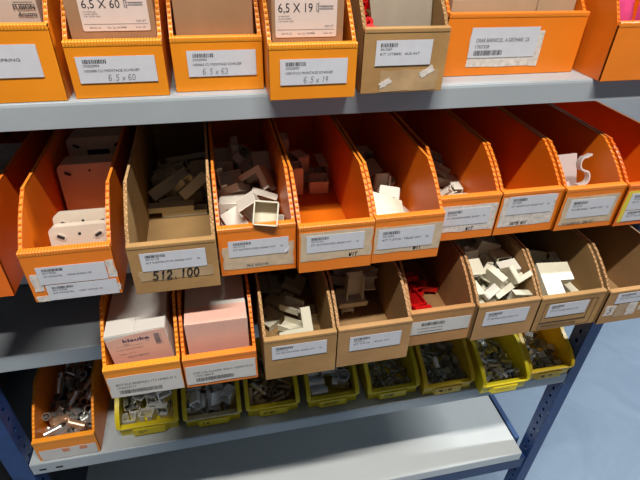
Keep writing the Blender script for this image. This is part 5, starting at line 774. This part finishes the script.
fill('r3b3',(.3955,-.107,ZB+.0003),[IVORY],{'*':('duct_fitting','ivory duct fitting around the L-shaped elbow in the bin beside the salmon boxes','duct fitting','duct fittings around the L-shaped elbow')},cut=(.08,.014))
fill('r3b4',(.493,-.104,ZB+.0003),[IVORY2],{'*':('duct_tee','greyish white duct piece in the back of the cardboard bin with an empty front','duct fitting','duct tees at the back of the cardboard bin')})
fill('r3b5',(.601,-.086,ZB+.0003),[REDP],{'*':('end_cap','red plastic cap in the cardboard bin with the wide label','cap','red caps in the cardboard bin')})
fill('r3b6',(.700,-.093,ZB+.0003),[IVORY,IVORY2],{'corner':('duct_corner','ivory right-angled duct corner in the heaped cardboard bin','duct fitting','duct corners in the heaped cardboard bin'),'coupler':('duct_coupler','ivory U-shaped duct coupler in the heaped cardboard bin','duct fitting','duct couplers in the heaped cardboard bin'),'wide_elbow':('duct_elbow','flat ivory L-shaped duct elbow in the heaped cardboard bin','duct fitting','duct elbows in the heaped cardboard bin'),'slim':('duct_channel','slim ivory duct channel in the heaped cardboard bin','duct fitting','slim channels in the heaped cardboard bin'),'cap':('duct_end_cap','small ivory duct end cap in the heaped cardboard bin','duct fitting','duct end caps in the heaped cardboard bin')},cut=(1,.085))
fill('r3b7',(.800,-.093,ZB+.0003),[IVORY,IVORY2],{'*':('duct_fitting','ivory duct fitting around the large elbow in the cardboard bin with the printed black frame','duct fitting','duct fittings around the large elbow')},cut=(.07,.035))
place('thin_elbow','duct_elbow','ivory L-shaped elbow on top near the front of the bin beside the salmon boxes','duct fitting',(.450,-.068,ZB+.054),(.85,0,PI/2+.05),IVORY,scale=1.0,mode='ZYX')
place('wide_elbow','duct_elbow','large ivory elbow lying on top in the cardboard bin with the printed black frame','duct fitting',(.8406,-.0545,ZB+.0745),(.45,.05,-PI/2-.05),IVORY,scale=1.35,mode='ZYX')
mb = MB(); mb.prism([(0,0),(.07,0),(.012,.068)],0,.0015,'x'); o = mb.build('clear_plastic_sheet',PLAST_CL); o.location=(.9365,-.085,ZB+.0050); o.rotation_euler=(0,-.25,0); tag(o,'pale triangular plastic sheet leaning at the left in the rightmost cardboard bin','plastic sheet')

# ------------------------------------------------------------------ row 4
b = fold_bin(AMBER,.0185,.1145,.004,ZC+.0003,'amber plastic bin at the left end of the bottom row, full of round metal sleeves',hf=.052,hs=.108,ys=.080,D=.30,seed=30)
s = label_at(b,.096,.052,.05,.03,.97,.55,off=.0006); s.paper(torn(s.w,s.h,77,.001)); s.build('label',[PAPERW],b)
for u in (.42,.70):
    s = label_at(b,.096,.052,u,.36,u+.12,.52,off=.0011); s.paper(torn(s.w,s.h,int(u*100),.001)); s.build('label_remnant',[mat('orange remnant',(.7,.25,.1),.5)],b)
fill('r4b0',(.0185,.004,ZC+.0003),[TIN,BRASS],{'*':('metal_sleeve','round silver or copper-toned sleeve in the amber bin of the bottom row','metal sleeve','metal sleeves in the amber bin')})

def yellow_bin(x0,x1,y,label,m,marks,dusty=False,D=.150,hf=.027):
    w = x1-x0; root = thing('small_parts_bin', label, 'storage bin', (x0,y,ZC+.0003)); t = .0024
    prof = [(0,hf),(.006,.0),(D,0),(D,.078),(.062,.078),(.018,.053),(.003,.040)]
    def yfr(z): return .006*(1-z/hf) if z<hf else 0
    mb = MB()
    side = [(.003,0),(D,0),(D,.076),(.062,.076),(.018,.052),(.004,.038),(0,hf)]
    mb.prism(side,.0035,.0035+t,'x'); mb.prism(side,w-.0035-t,w-.0035,'x')
    mb.prism([(.003,0),(.003+t,0),(t,hf),(0,hf)],.0035+t,w-.0035-t,'x')
    mb.box((.0035+t,D-t,0),(w-.0035-t,D,.076)); mb.box((.0035+t,.006,0),(w-.0035-t,D-t,.0022))
    mb.build('body',m,root,.0006,1)
    # outward rim following the side edge
    rim = [(.0-.0012,hf-.004),(.0025,.0385-.002),(.016,.0505),(.061,.0745),(D,.0745),(D,.0785),(.0605,.0785),(.0155,.0545),(.0,.0405),(-.0035,hf+.001)]
    for xa in (0,w-.0075):
        mb = MB(); mb.prism(rim,xa,xa+.0075,'x'); mb.build('side_rim',m,root,.0009,2)
    mb = MB(); mb.box((.0035,-.0040,hf-.0030),(w-.0035,.0055,hf+.0010)); mb.build('front_rim',DUST if dusty else m,root,.0011,2)
    # label holder / grip bulging from the front
    mb = MB(); g0,g1 = w*.22,w*.78
    mb.prism([(g0,-.0005),(g0-.004,.004),(g1+.004,.004),(g1,-.0005),(g1-.003,-.0045),(g0+.003,-.0045)][::-1],.0040,.0205,'z')
    grip = mb.build('grip',m,root,.0014,2)
    s = Sheet(w*.45,.010,Matrix.Translation((w*.30,-.0047,.0085)),t=0)
    s.hand(marks,.001,.0015,.0065,0,.0009,1.1); s.build('marking',[PEN],grip)
    return root
Y = [(.143,.248,.024,'yellow parts bin holding large square zinc clips, leftmost of the yellow bins',YELLOW,'12/14',False),
     (.2555,.358,.020,'yellow parts bin with a dusty front rim, second yellow bin from the left',YELLOW,'5 W',True),
     (.3655,.4645,.020,'dim yellow parts bin holding slim brownish tubes, under the bin with the L-shaped elbow',YELLOW,'25 W01',False),
     (.4775,.578,.018,'yellow parts bin holding a few large shiny pipe sleeves, number written on its front',YELLOW,'5651051',False),
     (.5935,.698,.014,'yellow parts bin holding tiny dark sleeves in the middle of the bottom row',YELLOW,'15 W0',False),
     (.7025,.808,.004,'warm yellow parts bin holding dull rectangular tubes with one bright piece, smudged writing',AMBERY,'M6 x 56',False),
     (.8155,.917,-.015,'bright yellow parts bin with a heap of long shiny clips, second from the right end',YELLOW_LIT,'-------',False),
     (.9215,1.0250,-.002,'yellow parts bin at the right end of the bottom row beside the blue upright',AMBERY,'M6 P10',False)]
for x0,x1,y,lb,m,mk,d in Y: yellow_bin(x0,x1,y,lb,m,mk,d)
of = (.006,.003)
def f4(key,i,mats,name,lb,gp,cat='metal part'): fill(key,(Y[i][0],Y[i][2],ZC+.0003),mats,{'*':(name,lb,cat,gp)},off=of,cut=(1,.072))
f4('r4b1',0,[TINW,TIN],'square_clip','large square zinc clip in the leftmost yellow bin','square clips in the leftmost yellow bin')
fill('r4b2',(Y[1][0],Y[1][2],ZC+.0003),[TINW,DULL],{'squareclip':('square_clip','square grey zinc clip in the yellow bin with the dusty rim','metal part','square clips in the dusty-rimmed bin'),'flatclip':('flat_clip','smaller flat grey tube clip in the yellow bin with the dusty rim','metal part','flat clips in the dusty-rimmed bin')},off=of)
f4('r4b3',2,[BRONZE,TIN],'slim_tube','slim brownish metal tube in the dim yellow bin','slim tubes in the dim yellow bin')
f4('r4b4',3,[CHROME],'pipe_sleeve','large shiny round pipe sleeve in the yellow bin with the written number','large pipe sleeves')
f4('r4b5',4,[DULL,BRONZE],'small_sleeve','tiny dull metal sleeve in the middle yellow bin','tiny sleeves in the middle yellow bin')
f4('r4b6',5,[DULL],'rectangular_tube','small dull rectangular tube in the warm yellow bin with smudged writing','rectangular tubes in the warm yellow bin')
f4('r4b7',6,[TIN,DULL],'long_clip','long shiny rectangular clip heaped in the brightly-lit yellow bin','long clips in the bright yellow bin')
f4('r4b8',7,[DULL,TIN],'flat_clip','short rectangular metal clip in the yellow bin at the right end','rectangular clips in the rightmost yellow bin')
place('longtube','bright_clip','single bright silver clip lying on top of the dull tubes in the warm yellow bin','metal part',(.748,.052,ZC+.034),(.5,.1,.1),TINW)

# ------------------------------------------------------------------ light, camera
root = thing('ceiling_light','long white fluorescent batten above and in front of the rack','lamp',(.38,-.74,1.62))
mb = MB(); mb.box((-.62,-.05,.035),(.62,.05,.085)); mb.build('housing',mat('lamp housing',(.8,.8,.8),.4),root,.003)
LAMP = bpy.data.lights.new('tube light','AREA'); LAMP.shape='RECTANGLE'; LAMP.size=1.2; LAMP.size_y=.07; LAMP.energy=LE; LAMP.color=(1.0,.96,.90)
lo = bpy.data.objects.new('tube_light',LAMP); bpy.context.scene.collection.objects.link(lo); lo.location=(.38,-.74,1.65); lo.rotation_euler=(.30,0,0)
# second batten farther along the aisle lights the floor at the right
L2 = bpy.data.lights.new('aisle light','AREA'); L2.shape='RECTANGLE'; L2.size=1.2; L2.size_y=.08; L2.energy=LE2; L2.color=(.93,.97,1.0)
l2 = bpy.data.objects.new('aisle_light',L2); bpy.context.scene.collection.objects.link(l2); l2.location=(3.1,-.05,1.65); l2.rotation_euler=(0,.45,0)
wd = bpy.data.worlds.new('room'); bpy.context.scene.world = wd; wd.use_nodes = True
wd.node_tree.nodes['Background'].inputs[0].default_value = (.80,.88,1.0,1); wd.node_tree.nodes['Background'].inputs[1].default_value = AMB

cd = bpy.data.cameras.new('camera'); cd.sensor_width = 36; cd.lens = 481.258*36/640; cd.clip_start = .01
cam = bpy.data.objects.new('camera', cd); bpy.context.scene.collection.objects.link(cam)
yaw, pitch, roll = CAMR
cy, sy = math.cos(yaw), math.sin(yaw); cp, sp = math.cos(pitch), math.sin(pitch)
f = Vector((sy*cp, cy*cp, sp)); rr = Vector((cy, -sy, 0)); u = rr.cross(f)
c, s_ = math.cos(roll), math.sin(roll); R_ = c*rr + s_*u; U_ = -s_*rr + c*u
cam.matrix_world = Matrix(((R_.x,U_.x,-f.x,CAMP[0]),(R_.y,U_.y,-f.y,CAMP[1]),(R_.z,U_.z,-f.z,CAMP[2]),(0,0,0,1)))
bpy.context.scene.camera = cam
vs = bpy.context.scene.view_settings
bpy.context.scene.display_settings.display_device = 'sRGB'
vs.view_transform = 'Standard'; vs.look = 'None'; vs.gamma = 1; vs.use_curve_mapping = False; vs.exposure = EXPO
